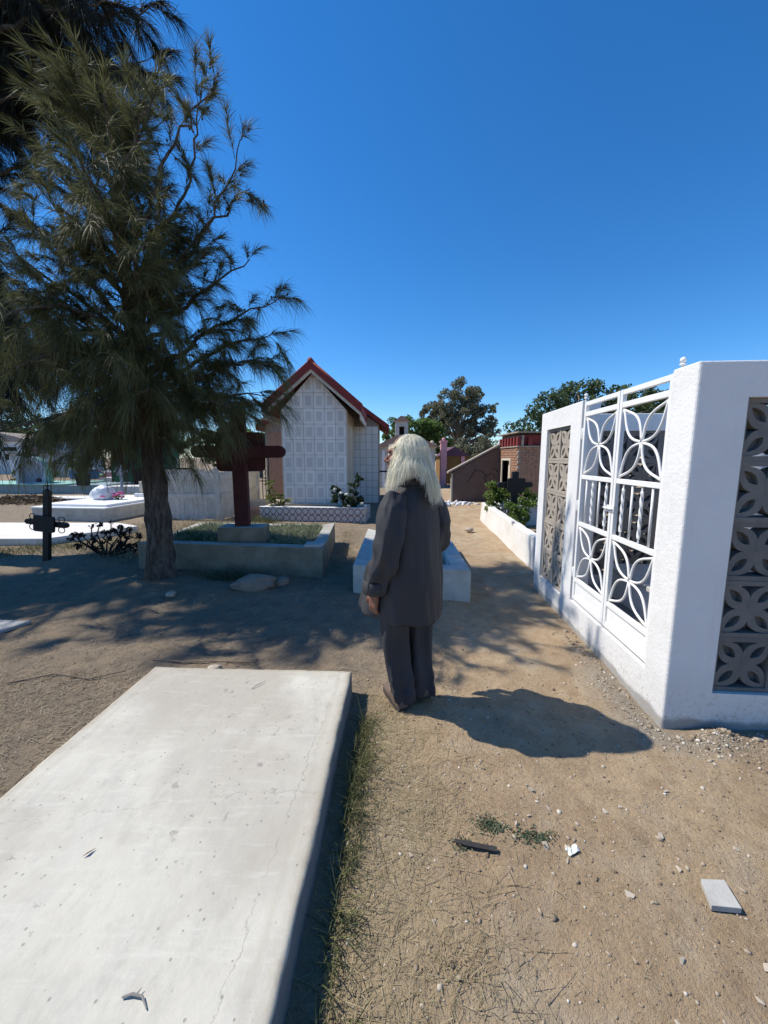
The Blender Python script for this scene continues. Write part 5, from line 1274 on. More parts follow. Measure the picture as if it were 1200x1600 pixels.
small_tomb('sky-blue tomb with pointed headstone near the picket fence', (-21.8, 28.0, 0), 1.4, 1.4, 'tarp_blue', 'pale_blue', 'gable')
small_tomb('yellow tomb with rounded headstone behind the potted plant', (-14.9, 22.6, 0), 1.2, 1.1, 'yellow_paint', 'cream', 'round')
small_tomb('plain white tomb with pointed headstone left of the green tomb house', (-15.4, 26.8, 0), 1.3, 1.5, 'old_whitewash', 'white_plaster', 'gable')
small_tomb('mint tomb with pointed headstone beyond the picket fence end', (-19.8, 29.2, 0), 1.2, 1.3, 'mint', 'white_plaster', 'gable')

# ------------------------------------------------------------------ casuarina trees
def bez(p0, p1, p2, n):
    s = np.linspace(0, 1, n)[:, None]; return (1 - s) ** 2 * p0 + 2 * s * (1 - s) * p1 + s ** 2 * p2

class Casuarina:
    def __init__(self, name, label, loc, trunk, rad, seed, group=None):
        self.T = thing(name, label, 'tree', loc, 0, group); self.rg = np.random.default_rng(seed)
        self.trunk = np.array(trunk, float); self.rad = np.array(rad, float)
        self.wood = MB(); self.N = []; self.tw = []; self.cones = []
        n = 44; s = np.linspace(0, 1, n); L = np.linspace(0, 1, len(trunk))
        P = np.stack([np.interp(s, L, self.trunk[:, k]) for k in range(3)], 1)
        for k in range(3):
            q = P[:, k].copy(); q[1:-1] = (P[:-2, k] + 2 * P[1:-1, k] + P[2:, k]) / 4; P[:, k] = q
        self.P = P; self.pr = np.interp(s, L, self.rad); rings = []
        for i in range(n):
            m = 26; ring = []
            for j in range(m):
                a = 2 * math.pi * j / m
                f = 1 + 0.26 * (float(vnoise(j * 0.9, i * 0.5, seed)) - 0.5) * 2 + (0.45 * math.exp(-P[i, 2] / 0.16) * (0.6 + 0.4 * math.cos(3 * a + seed)))
                ring.append((P[i, 0] + self.pr[i] * f * math.cos(a), P[i, 1] + self.pr[i] * f * math.sin(a), P[i, 2]))
            rings.append(ring)
        MB().loft(rings).build('trunk', 'bark', self.T, smooth=True)
    def at(self, z):
        return np.array([np.interp(z, self.P[:, 2], self.P[:, k]) for k in range(3)]), float(np.interp(z, self.P[:, 2], self.pr))
    def limb(self, z, end, lift=0.25, r=None, sub=0.11, slen=(0.30, 0.65), nl=0.17, droop=0.35, per=9, t0=0.25, wide=0.5, upb=0.15):
        rg = self.rg; p0, tr = self.at(z); end = np.array(end, float); d = end - p0; L = np.linalg.norm(d)
        mid = p0 + d * 0.5 + np.array([0, 0, lift * L]) + rg.normal(size=3) * 0.06 * L
        n = max(6, int(L / 0.12)); path = bez(p0, mid, end, n); path[1:-1] += rg.normal(size=(n - 2, 3)) * 0.018
        r = r or min(tr * 0.45, 0.012 + 0.018 * L)
        self.wood.tube(path.tolist(), np.linspace(r, 0.005, n).tolist(), 6)
        ns = int(L * (1 - t0) / sub) + 1
        for s in np.linspace(t0, 1.0, ns):
            s = min(1.0, max(0, s + rg.normal() * 0.02)); i = s * (n - 1); i0 = min(int(i), n - 2); p = path[i0] + (path[i0 + 1] - path[i0]) * (i - i0)
            ld = path[i0 + 1] - path[i0]; ld /= np.linalg.norm(ld)
            sd = ld * 0.75 + rg.normal(size=3) * wide + np.array([0, 0, upb]); sd /= np.linalg.norm(sd)
            sl = rg.uniform(*slen) * (1.1 - 0.45 * s)
            self.branchlet(p, sd, sl, nl, droop, per)
    def branchlet(self, p, sd, sl, nl, droop, per):
        rg = self.rg; m = 6; s = np.linspace(0, 1, m)[:, None]
        path = p + sd * sl * s + np.array([0, 0, -1.0]) * droop * sl * 0.5 * s ** 2 + np.cumsum(rg.normal(size=(m, 3)) * 0.008, 0)
        self.tw.append((path, 0.0045))
        k = max(4, int(sl / 0.030))
        for q in rg.uniform(0.12, 1.0, k):
            i = q * (m - 1); i0 = min(int(i), m - 2); c_ = path[i0] + (path[i0 + 1] - path[i0]) * (i - i0); dd = path[i0 + 1] - path[i0]; dd /= np.linalg.norm(dd)
            self.N.append((c_, dd, nl, droop, per))
            if rg.random() < 0.05: self.cones.append(c_ + rg.normal(size=3) * 0.02)
    def finish(self, mat, width, spread=0.42, cone=0.011):
        rg = self.rg; C = np.array([a[0] for a in self.N]); Dd = np.array([a[1] for a in self.N]); nl = np.array([a[2] for a in self.N]); dr = np.array([a[3] for a in self.N]); per = np.array([a[4] for a in self.N])
        idx = np.repeat(np.arange(len(C)), per); n = len(idx)
        D = Dd[idx] + rg.normal(size=(n, 3)) * spread
        V = blades(C[idx] + rg.normal(size=(n, 3)) * 0.006, D, nl[idx] * rg.uniform(0.5, 1.3, n), width * rg.uniform(0.7, 1.2, n), dr[idx] * rg.uniform(0.4, 1.5, n), 3, rg=rg)
        mesh_obj('crown', fast_mesh('crown', *V), mat, self.T)
        m = 6; W = []; Qd = []; o = 0; tri = np.array([0, 2.1, 4.2])
        for path, r in self.tw:
            d = path[-1] - path[0]; d /= np.linalg.norm(d) + 1e-9; s = np.cross(d, [0.3, 0.5, 0.8]); s /= np.linalg.norm(s); u_ = np.cross(d, s)
            for i in range(m):
                for a in tri: W.append(path[i] + (s * math.cos(a) + u_ * math.sin(a)) * r * (1 - 0.7 * i / m))
            for i in range(m - 1):
                for j in range(3): Qd.append((o + i * 3 + j, o + i * 3 + (j + 1) % 3, o + i * 3 + 3 + (j + 1) % 3, o + i * 3 + 3 + j))
            o += m * 3
        mesh_obj('twigs', fast_mesh('twigs', np.array(W), quads=np.array(Qd)), 'bark', self.T)
        self.wood.build('limbs', 'bark', self.T, smooth=True)
        if self.cones:
            c_ = np.array(self.cones); k = len(ICO_V); Vc = (ICO_V * cone)[None] * np.array([1, 1, 1.3]) + c_[:, None]
            mesh_obj('cones', fast_mesh('cones', Vc.reshape(-1, 3), tris=(ICO_F[None] + (np.arange(len(c_)) * k)[:, None, None]).reshape(-1, 3)), 'black_paint', self.T)
        return n

# near tree (trunk foot at -2.74, 4.63)
A = Casuarina('casuarina_tree', 'feathery needle-leaved tree with leaning trunk beside the dark red cross', (-2.74, 4.63, 0),
              [(0.0, 0, -0.15), (0.02, 0, 0.5), (0.03, 0, 1.1), (0.0, 0, 1.7), (-0.07, 0, 2.4), (-0.10, 0, 3.1), (-0.10, 0, 3.8), (-0.16, 0.05, 4.5), (-0.14, 0.05, 5.2)],
              [0.150, 0.135, 0.118, 0.100, 0.082, 0.066, 0.045, 0.028, 0.010], 101)
rg = A.rg
kw = dict(sub=0.075, slen=(0.25, 0.60), nl=0.175, per=10, droop=0.75, upb=0.25, wide=0.6)
for z, e, lf in [  # start height, end (local), lift: the limbs that give the outline
    (3.2, (1.05, -0.1, 5.30), 0.02), (3.3, (0.80, 0.1, 5.45), 0.0), (3.1, (1.22, 0.0, 4.85), 0.0), (2.9, (1.36, -0.2, 4.25), 0.05), (2.7, (1.22, 0.15, 3.75), 0.05), (2.3, (1.55, -0.1, 3.20), 0.08),
    (2.2, (1.42, 0.2, 2.95), 0.12), (2.0, (1.50, -0.2, 2.55), 0.2), (1.9, (1.28, 0.1, 2.25), 0.25), (1.9, (1.10, -0.35, 2.05), 0.3), (1.9, (0.82, 0.2, 2.0), 0.4), (1.9, (0.62, -0.3, 1.95), 0.4), (2.0, (0.95, 0.45, 2.05), 0.3), (1.8, (0.45, 0.35, 1.85), 0.4), (1.75, (0.42, -0.2, 1.62), 0.4)]:
    A.limb(z, e, lf, **{**kw, 'sub': 0.10 if z > 2.6 else 0.055, 'nl': 0.175 if z > 2.6 else 0.21, 'droop': 0.35 if z > 2.4 else 0.65})
for z, e, lf in [(3.4, (-0.75, -0.2, 4.60), 0.05), (3.0, (-0.95, -0.2, 3.95), 0.05), (2.6, (-1.05, 0.0, 3.15), 0.15), (2.4, (-1.05, -0.3, 2.70), 0.2), (2.3, (-0.90, -0.2, 2.35), 0.25), (2.1, (-0.60, -0.3, 2.15), 0.3),
                 (3.2, (-0.55, -0.6, 4.1), 0.05), (2.8, (-0.75, -0.8, 3.4), 0.1), (2.6, (-0.4, -0.9, 3.0), 0.1), (3.0, (0.1, -0.9, 3.7), 0.1), (3.4, (-0.1, -0.7, 4.4), 0.05), (2.4, (0.3, -0.8, 2.8), 0.15), (2.6, (0.6, -0.7, 3.2), 0.1), (3.6, (-0.2, -0.3, 4.8), 0.0)]:
    A.limb(z, e, lf, **{**kw, 'droop': float(np.interp(z, [2.2, 3.4], [0.8, 0.35]))})
for z, e in [(3.2, (0.45, -1.0, 4.4)), (3.2, (0.80, -0.85, 4.6)), (2.9, (0.40, -1.2, 3.8)), (2.8, (0.85, -1.0, 3.6)), (2.7, (0.65, -1.1, 3.3))]:
    A.limb(z, e, 0.05, **{**kw, 'droop': 0.4})
for k in range(40):   # the body of the crown, all round
    z = rg.uniform(1.9, 4.6); a = rg.uniform(0, 6.28); reach = np.interp(z, [1.9, 3.0, 4.0, 4.6], [1.15, 1.15, 0.85, 0.5]) * rg.uniform(0.45, 1.0)
    if math.cos(a) > 0.3 and z > 3.2: reach *= 0.6
    if math.cos(a) < -0.3: reach *= 0.72
    p, _ = A.at(z); A.limb(z, (p[0] + reach * math.cos(a), reach * math.sin(a), min(5.3, z + rg.uniform(-0.1, 0.7))), 0.12, **{**kw, 'droop': float(np.interp(z, [2.0, 3.6], [0.8, 0.3])), 'nl': float(np.interp(z, [2.2, 3.4], [0.22, 0.17]))})
for k in range(18):   # low drooping limbs on the left and around the stem
    z = rg.uniform(1.9, 2.8); a = rg.uniform(1.6, 5.2); reach = rg.uniform(0.5, 1.35)
    p, _ = A.at(z); A.limb(z, (p[0] + reach * math.cos(a), reach * math.sin(a), z - rg.uniform(-0.1, 0.45)), 0.3, **{**kw, 'droop': 0.7, 'nl': 0.22})
for k in range(9):    # leading shoots
    a = rg.uniform(0, 6.28); p, _ = A.at(4.4); A.limb(rg.uniform(4.0, 4.7), (p[0] + 0.4 * math.cos(a), 0.4 * math.sin(a), rg.uniform(4.8, 5.25)), 0.05, **{**kw, 'droop': 0.15})
print('needles A', A.finish('needle_olive', 0.0044, spread=0.40))
# dead twigs hanging down the trunk
rg = np.random.default_rng(5); n = 1500; zt = rg.uniform(1.45, 2.45, n); a = rg.uniform(0, 6.28, n); rr = rg.uniform(0.08, 0.26, n)
P = np.stack([rr * np.cos(a) - 0.06, rr * np.sin(a), zt], 1); D = np.stack([np.cos(a) * 0.3, np.sin(a) * 0.3, -np.ones(n)], 1) + rg.normal(size=(n, 3)) * 0.18
mesh_obj('hanging_dead_twigs', fast_mesh('hanging_dead_twigs', *blades(P, D, rg.uniform(0.2, 0.5, n), 0.0045, 0.1, 2, rg=rg)), 'needle_dead', A.T)

# big tree at the left, trunk just outside the picture
B = Casuarina('casuarina_tree', 'huge dark needle-leaved tree spreading in from the upper left corner', (-7.3, 6.1, 0),
              [(0, 0, -0.2), (0.05, 0, 1.5), (0.0, 0, 3.0), (0.2, 0, 5.0), (0.3, 0, 7.0), (0.2, 0, 9.0), (0.1, 0, 10.5)], [0.34, 0.28, 0.25, 0.20, 0.15, 0.08, 0.02], 202)
rg = B.rg
kb = dict(sub=0.14, slen=(0.4, 0.85), nl=0.30, per=10, droop=0.7, upb=0.25, wide=0.6)
for k in range(36):
    z = rg.uniform(3.8, 9.3); a = rg.uniform(0, 6.28); reach = np.interp(z, [3.4, 5, 7, 9.3], [2.0, 2.6, 2.4, 1.2]) * rg.uniform(0.45, 1.0)
    if math.sin(a) > 0.1: reach *= 0.45
    p, _ = B.at(z); B.limb(z, (p[0] + reach * math.cos(a), reach * math.sin(a) * 0.9, z + rg.uniform(-0.3, 1.1)), 0.12, **kb)
for e in [(3.31, 7.54), (3.78, 7.38), (4.0, 7.0), (3.67, 6.6), (2.78, 6.76), (2.4, 7.38), (2.1, 6.36), (2.78, 5.95), (2.79, 7.7), (3.6, 7.9), (3.0, 8.3), (3.3, 7.0), (3.0, 6.4), (2.6, 8.6), (4.2, 7.6), (1.9, 6.9), (2.3, 6.6), (2.0, 7.6), (2.7, 7.1), (3.1, 7.7), (3.4, 6.6), (1.6, 6.2), (1.8, 8.0), (3.9, 7.2), (1.5, 5.6), (1.6, 5.0)]:
    B.limb(max(3.6, e[1] - rg.uniform(0.8, 1.8)), (e[0], rg.uniform(-0.5, 0.5), e[1]), 0.1, **kb)
for e in [(1.72, 4.23), (2.03, 3.6), (1.66, 3.2), (2.42, 3.0), (2.65, 3.2), (2.0, 2.75), (1.57, 3.78), (1.2, 3.0), (1.0, 3.6), (2.3, 3.5), (2.6, 2.8), (2.2, 2.8), (1.3, 2.5), (1.7, 2.4), (2.0, 3.1), (1.5, 3.4), (1.2, 4.0), (1.8, 2.6)]:
    B.limb(e[1] + rg.uniform(0.4, 1.1), (e[0], rg.uniform(-0.4, 0.5), e[1]), 0.25, **{**kb, 'droop': 0.6})
for k in range(15):   # the side towards the path
    z = rg.uniform(3.2, 5.6); B.limb(z, (rg.uniform(-1.2, 1.3), rg.uniform(-1.7, -0.8), z + rg.uniform(-0.4, 0.6)), 0.15, **kb)
print('needles B', B.finish('needle_dark', 0.0072, cone=0.02, spread=0.42))
for _T in (A.T, B.T):
    for _c in _T.children:
        if _c.name.startswith(('cones', 'twigs', 'crown', 'hanging')): _c['kind'] = 'stuff'

# ------------------------------------------------------------------ the person
PX, PY = 0.16, 2.263
PER = thing('person', 'person with long white hair in loose dark grey jacket and trousers walking away', 'person', (PX, PY, 0))
YAW = R(45); cy_, sy_ = math.cos(YAW), math.sin(YAW)
def bw(x, y, z):          # body frame (right, forward, up) to the person's own frame
    return Vector((x * cy_ - y * sy_, x * sy_ + y * cy_, z))
HC = Vector((-0.035, 0.0, 1.530)); FACE = Vector((-0.97, 0.24, 0)).normalized(); SIDE = Vector((-FACE.y, FACE.x, 0))   # SIDE points to the camera side (the left cheek)
if SIDE.y > 0: SIDE = -SIDE
def hd(f, s, u): return HC + FACE * f + SIDE * s + Vector((0, 0, u))

body = MB()
# head: egg built from rings, jaw narrower
rings = []
for i in range(1, 12):
    tt = math.pi * i / 12; u_ = -math.cos(tt) * 0.115; rr = math.sin(tt)
    fwd = 0.098 * rr * (1.0 if u_ > -0.02 else 1.0 - 0.10 * (-u_ / 0.115)); sid = 0.076 * rr * (1.0 if u_ > -0.02 else 1.0 - 0.28 * (-u_ / 0.115)); shift = 0.012 * (-u_ / 0.115)
    rings.append([hd(fwd * math.cos(a) + shift, sid * math.sin(a), u_) for a in np.linspace(0, 2 * math.pi, 20, endpoint=False)])
body.loft(rings)
body.tube([hd(0.086, 0, 0.022), hd(0.100, 0, 0.0), hd(0.120, 0, -0.028), hd(0.098, 0, -0.036)], [0.010, 0.012, 0.015, 0.013], 8, round_ends=True)      # nose
for s in (-1, 1):
    body.ball(hd(0.104, s * 0.012, -0.034), 0.010, 8, 6)                                   # nostril wings
    body.tube([hd(0.082, s * 0.050, 0.026), hd(0.094, s * 0.022, 0.030), hd(0.095, s * 0.008, 0.024)], 0.009, 8, round_ends=True)   # brow
    body.ball(hd(0.070, s * 0.046, -0.022), (0.022, 0.022, 0.018), 10, 8)                  # cheekbone
    body.tube([hd(0.004, s * 0.074, 0.018), hd(-0.010, s * 0.083, 0.008), hd(-0.006, s * 0.080, -0.020), hd(0.004, s * 0.074, -0.030)], [0.008, 0.010, 0.009, 0.007], 8, round_ends=True)  # ear
    body.ball(hd(0.082, s * 0.031, 0.008), 0.013, 10, 8)                                   # eyelid
body.tube([hd(0.088, 0.026, -0.060), hd(0.104, 0, -0.056), hd(0.088, -0.026, -0.060)], 0.0075, 8, round_ends=True)    # lips
body.tube([hd(0.086, 0.024, -0.071), hd(0.101, 0, -0.069), hd(0.086, -0.024, -0.071)], 0.0080, 8, round_ends=True)
body.ball(hd(0.080, 0, -0.098), (0.024, 0.024, 0.018), 10, 8)                              # chin
body.tube([bw(0, 0.02, 1.33), bw(0, 0.03, 1.40), hd(-0.02, 0, -0.07)], [0.065, 0.056, 0.056], 12, round_ends=True)    # neck
for s in (-1, 1): body.tube([bw(s * .06, 0, 0.86), bw(s * .055, 0, 1.0), bw(s * .06, -0.005, 1.15), bw(s * .06, -0.005, 1.24), bw(s * .02, 0.01, 1.33)], [0.095, 0.09, 0.09, 0.078, 0.05], 14, round_ends=True)
ARM = {-1: [(-0.150, -0.005, 1.290), (-0.225, -0.03, 1.05), (-0.235, 0.05, 0.80), (-0.237, 0.065, 0.755)], 1: [(0.150, -0.005, 1.290), (0.215, -0.04, 1.06), (0.215, 0.10, 0.86), (0.212, 0.12, 0.82)]}
LEG = {-1: [(-0.085, 0, 0.86), (-0.090, 0.055, 0.50), (-0.062, 0.030, 0.10)], 1: [(0.085, 0, 0.86), (0.082, 0.0, 0.48), (0.078, -0.030, 0.12)]}
for s in (-1, 1):
    body.tube([bw(s * 0.08, 0, 1.27), bw(*ARM[s][0])] + [bw(*p) for p in ARM[s][1:]], [0.07, 0.055, 0.043, 0.030, 0.026], 10, round_ends=True)
    body.tube([bw(*p) for p in LEG[s]], [0.085, 0.058, 0.038], 12, round_ends=True)
    body.tube([bw(LEG[s][2][0], LEG[s][2][1] - 0.01, 0.075), bw(LEG[s][2][0] + 0.045, LEG[s][2][1] + 0.09, 0.036)], [0.026, 0.014], 10, round_ends=True)
    w = Vector(ARM[s][3]); down = Vector((0, 0.14, -1)).normalized() if s < 0 else Vector((0, 0.3, -1)).normalized()
    fw = Vector((0, 1, 0)); fw = (fw - down * fw.dot(down)).normalized()
    palm = [w + down * 0.0, w + down * 0.045, w + down * 0.085]
    for q in (-0.022, -0.007, 0.008, 0.022):
        body.tube([bw(*(p + fw * q * (1 if i else 0.7))) for i, p in enumerate(palm)], [0.016, 0.0155, 0.0125], 8, round_ends=True)
    inw = Vector((-s, 0, 0))
    for q, ln in ((0.027, 0.068), (0.009, 0.076), (-0.009, 0.070), (-0.027, 0.055)):
        k0 = w + down * 0.083 + fw * q; k1 = k0 + (down * 0.92 + inw * 0.25).normalized() * ln * 0.45; k2 = k1 + (down * 0.75 + inw * 0.62).normalized() * ln * 0.33; k3 = k2 + (down * 0.45 + inw * 0.85).normalized() * ln * 0.26
        body.tube([bw(*p) for p in (k0, k1, k2, k3)], [0.0092, 0.0086, 0.0078, 0.0066], 8, round_ends=True)
    t0_ = w + down * 0.025 + fw * 0.026; t1_ = t0_ + (fw * 0.65 + down * 0.75).normalized() * 0.036; t2_ = t1_ + (down * 0.95 + fw * 0.25 + inw * 0.2).normalized() * 0.028
    body.tube([bw(*p) for p in (t0_, t1_, t2_)], [0.012, 0.0105, 0.0085], 8, round_ends=True)
bme = voxel(body, 'body', 0.0045, 3, 0.5)
BODY = mesh_obj('body', bme, 'skin', PER)
for s in (-1, 1):
    MB().ball(hd(0.0865, s * 0.032, 0.007), 0.0095, 10, 8).build('eye', 'petal_white', BODY, smooth=True)

def fold(a, z, amp, seed, freq=5.0):
    return amp * (math.sin(a * freq + 2.1 * float(vnoise(a * 1.3, z * 3.0, seed))) * 0.55 + (float(fbm(a * 2.2 + 5, z * 5, seed + 1)) - 0.5) * 1.5)
# trousers: two wide legs and the seat, one skin
tr = MB()
for s in (-1, 1):
    L3 = LEG[s]; prof = [(0.90, 0.112), (0.80, 0.108), (0.68, 0.100), (0.56, 0.088), (0.46, 0.080), (0.38, 0.074), (0.30, 0.071), (0.24, 0.066), (0.19, 0.068), (0.145, 0.060), (0.11, 0.066), (0.055, 0.060)]
    rings = []
    for k, (z, r) in enumerate(prof):
        zz = [p[2] for p in L3][::-1]; cx = np.interp(z, zz, [p[0] for p in L3][::-1]); cyy = np.interp(z, zz, [p[1] for p in L3][::-1])
        cyy -= (0.10 if s > 0 else 0.07) * max(0, 0.35 - z)
        ring = []
        for a in np.linspace(0, 2 * math.pi, 28, endpoint=False):
            zz_ = z + (0.012 * math.sin(3 * a + s) if k == len(prof) - 1 else 0)
            rr = r + fold(a, z, 0.022 + 0.010 * (z < 0.3), 31 + s, 4)
            ring.append(bw(cx + rr * math.cos(a), cyy + rr * 1.08 * math.sin(a), zz_))
        rings.append(ring)
    tr.loft(rings[::-1])
tr.tube([bw(0, 0, 0.80), bw(0, 0, 0.92), bw(0, 0, 1.0)], [0.150, 0.158, 0.14], 20, round_ends=True)
mesh_obj('trousers', voxel(tr, 'trousers', 0.006, 3, 0.5), 'trouser_cloth', PER)

# jacket: open at the front, the left edge swinging forward
prof = [(1.385, 0.074, 0.078), (1.350, 0.104, 0.086), (1.325, 0.146, 0.100), (1.28, 0.174, 0.114), (1.20, 0.188, 0.130), (1.10, 0.190, 0.140), (1.0, 0.196, 0.148), (0.9, 0.204, 0.155), (0.8, 0.212, 0.162), (0.7, 0.214, 0.164), (0.64, 0.215, 0.165), (0.59, 0.216, 0.166)]
rings = []; NA = 72
for k, (z, a_, b_) in enumerate(prof):
    tdn = min(1, max(0, (1.30 - z) / 0.75)); ring = []; gap = R(10 + 22 * tdn)
    for j in range(NA + 1):
        ph = gap + (2 * math.pi - 2 * gap) * j / NA       # 0 = front, clockwise over the right side, back, left
        f = 1 + fold(ph, z, 0.12 * (0.15 + tdn) * (1 if 0.15 < tdn else 0.4), 44, 6)
        f -= 0.07 * min(1, tdn * 2.2) * (1 - abs(math.sin(ph * 3.5 + 0.9 + 0.5 * math.sin(z * 4)))) ** 3      # hanging pleats
        x, y = a_ * math.sin(ph) * f, b_ * math.cos(ph) * f
        e = max(0, (j / NA - 0.80) / 0.20); y += 0.185 * tdn ** 1.2 * e ** 1.2; x -= 0.05 * tdn * e          # left front edge
        e2 = max(0, (0.14 - j / NA) / 0.14); y += 0.05 * tdn * e2
        zz = z + (0.0 * e - 0.03 * math.exp(-((ph - math.pi) / 0.9) ** 2) if k == len(prof) - 1 else 0.0) - (0.025 * abs(math.sin(ph)) if 0 < k < 4 else 0)
        ring.append(bw(x, y, zz))
    rings.append(ring)
jm = MB(); jm.loft(rings, closed=False)
JK = jm.build('jacket', 'jacket_cloth', PER, smooth=True)
s_ = JK.modifiers.new('t', 'SOLIDIFY'); s_.thickness = 0.007; s_.offset = 1
s_ = JK.modifiers.new('d', 'SUBSURF'); s_.levels = 1; s_.render_levels = 1
# collar and shoulder yoke seam
ring0 = [[bw(r * math.sin(a), 0.005 + r * 0.98 * math.cos(a), z) for a in np.linspace(R(24), R(336), 40)] for r, z in ((0.078, 1.365), (0.080, 1.395), (0.083, 1.410), (0.096, 1.400), (0.104, 1.372))]
cl = MB(); cl.loft(ring0, closed=False); o = cl.build('collar', 'jacket_cloth', JK, smooth=True); s_ = o.modifiers.new('t', 'SOLIDIFY'); s_.thickness = 0.005
for s in (-1, 1):
    sl = MB(); pts = [Vector((s * 0.132, -0.005, 1.312)), Vector((s * 0.178, -0.012, 1.235)), Vector((s * 0.210, -0.028, 1.13)), Vector((s * 0.232, -0.032, 1.03)), Vector((s * 0.236, 0.0, 0.93)), Vector(ARM[s][2]) + Vector((0, 0, 0.04)), Vector(ARM[s][2]) + Vector((0, 0.004, -0.02))]
    if s > 0: pts[3] = Vector((0.215, -0.03, 1.03)); pts[4] = Vector((0.215, 0.02, 0.96)); pts[5] = Vector((0.213, 0.085, 0.90)); pts[6] = Vector((0.213, 0.105, 0.855))
    rad = [0.062, 0.074, 0.074, 0.071, 0.070, 0.068, 0.066]; rings = []
    for k in range(31):
        q = k / 30 * 6; i0 = min(int(q), 5); fr = q - i0; p = pts[i0].lerp(pts[i0 + 1], fr); r = rad[i0] * (1 - fr) + rad[i0 + 1] * fr
        dd = (pts[i0 + 1] - pts[i0]).normalized(); sx = dd.cross(Vector((0, 1, 0))).normalized(); sy2 = sx.cross(dd)
        rings.append([bw(*(p + (sx * math.cos(a) + sy2 * math.sin(a)) * (r * (1 + 0.11 * math.sin(k * 0.95 + 1.6 * math.sin(a) + 1.3 * math.cos(a * 2) + s) * (0.35 + 0.65 * math.exp(-((k - 19) / 6) ** 2))) + 0.019 * (1 - abs(math.sin(2.5 * a + 0.06 * k + 0.4 + s))) ** 1.5 * min(1, k / 6) + fold(a, p.z, 0.012, 50 + s, 4)))) for a in np.linspace(0, 2 * math.pi, 26, endpoint=False)])
    sl.loft(rings)
    o = mesh_obj('sleeve', voxel(sl, 'sleeve', 0.006, 2, 0.5), 'jacket_cloth', JK)
    # rolled cuff
    e0, e1 = pts[-2], pts[-1]; dd = (e1 - e0).normalized(); sx = dd.cross(Vector((0, 1, 0))).normalized(); sy2 = sx.cross(dd); cf = []
    for (off_, r) in ((-0.060, 0.070), (-0.058, 0.078), (-0.02, 0.082), (0.008, 0.079), (0.016, 0.073), (0.012, 0.062), (-0.02, 0.056)):
        cf.append([bw(*(e1 + dd * off_ + (sx * math.cos(a) + sy2 * math.sin(a)) * (r + 0.006 * math.sin(2 * a + 1.0) + fold(a, off_ * 5, 0.004, 61, 5)))) for a in np.linspace(0, 2 * math.pi, 30, endpoint=False)])
    c2 = MB(); c2.loft(cf, cap=False); c2.build('rolled_cuff', 'jacket_cloth', JK, smooth=True)
# shoes
for s in (-1, 1):
    base = Vector((LEG[s][2][0], LEG[s][2][1], 0)); tilt = 0.0 if s < 0 else 0.34
    def sh(f, w, z):
        zz = z + max(0, 0.13 - f) * tilt; fy = R(25); q = f - 0.085; w2 = w * math.cos(fy) + q * math.sin(fy); q2 = -w * math.sin(fy) + q * math.cos(fy); return bw(base.x + w2, base.y + q2, zz)
    secs = [(0.010, 0.028, 0.070), (0.03, 0.038, 0.095), (0.07, 0.044, 0.128), (0.12, 0.043, 0.118), (0.17, 0.047, 0.080), (0.22, 0.047, 0.062), (0.265, 0.040, 0.054), (0.29, 0.022, 0.042)]
    rings = [[sh(f, w * math.cos(a) * (1 if math.sin(a) > 0 else 1.0), 0.022 + (h - 0.022) * max(0, math.sin(a)) if math.sin(a) > -0.2 else 0.02) for a in np.linspace(0, 2 * math.pi, 16, endpoint=False)] for f, w, h in secs]
    so = MB(); so.loft(rings); SHO = mesh_obj('shoe', voxel(so, 'shoe', 0.005, 3), 'shoe', PER)
    rings = [[sh(f, (w + 0.004) * math.cos(a), 0.003 if math.sin(a) < 0 else 0.024) for a in np.linspace(0.01, 2 * math.pi + 0.01, 14, endpoint=False)] for f, w, h in secs]
    so = MB(); so.loft(rings); so.build('sole', 'sole', SHO)

# ---- hair
rg = np.random.default_rng(77)
HV = HC + Vector((0.022, 0.0, 0.006)); 
def hv(az, pol, k=1.0):      # az: 0 = face side, 90 = camera side, 180 = back of head ; pol from the crown down
    f, s_2, u_ = math.cos(az) * math.sin(pol), math.sin(az) * math.sin(pol), math.cos(pol)
    rf = 0.102 if f > 0 else 0.112
    return HV + (FACE * f * rf + SIDE * s_2 * 0.108 + Vector((0, 0, u_ * 0.108))) * k
def ang_mix(az):
    """where a lock hanging from direction az ends"""
    d = math.degrees(az) % 360
    keys = [(0, (-0.120, 0.02, 1.592)), (42, (-0.098, -0.07, 1.582)), (43, (-0.072, -0.095, 1.44)), (58, (-0.120, -0.118, 1.360)), (80, (-0.135, -0.135, 1.335)), (100, (-0.070, -0.150, 1.365)), (118, (0.0, -0.150, 1.400)), (140, (0.060, -0.135, 1.385)),
            (152, (0.090, -0.130, 1.285)), (170, (0.130, -0.115, 1.245)), (188, (0.150, -0.07, 1.235)), (210, (0.140, 0.0, 1.27)), (240, (0.09, 0.12, 1.36)), (280, (-0.05, 0.15, 1.36)), (320, (-0.11, 0.13, 1.40)), (328, (-0.115, 0.07, 1.572)), (360, (-0.128, 0.02, 1.578))]
    for (a0, p0), (a1, p1) in zip(keys, keys[1:]):
        if a0 <= d <= a1: q = (d - a0) / (a1 - a0); return Vector(p0).lerp(Vector(p1), q)
def catmull(P, n):
    P = [P[0] * 2 - P[1]] + P + [P[-1] * 2 - P[-2]]; out = []; m = len(P) - 3
    for k in range(n):
        q = k / (n - 1) * m; i = min(int(q), m - 1); f = q - i; a, b, c_, d = P[i], P[i + 1], P[i + 2], P[i + 3]
        out.append(0.5 * ((2 * b) + (c_ - a) * f + (2 * a - 5 * b + 4 * c_ - d) * f * f + (3 * b - a - 3 * c_ + d) * f ** 3))
    return out
NS, NP = 5200, 15; HVv = np.zeros((NS, NP * 2, 3)); NL = 90
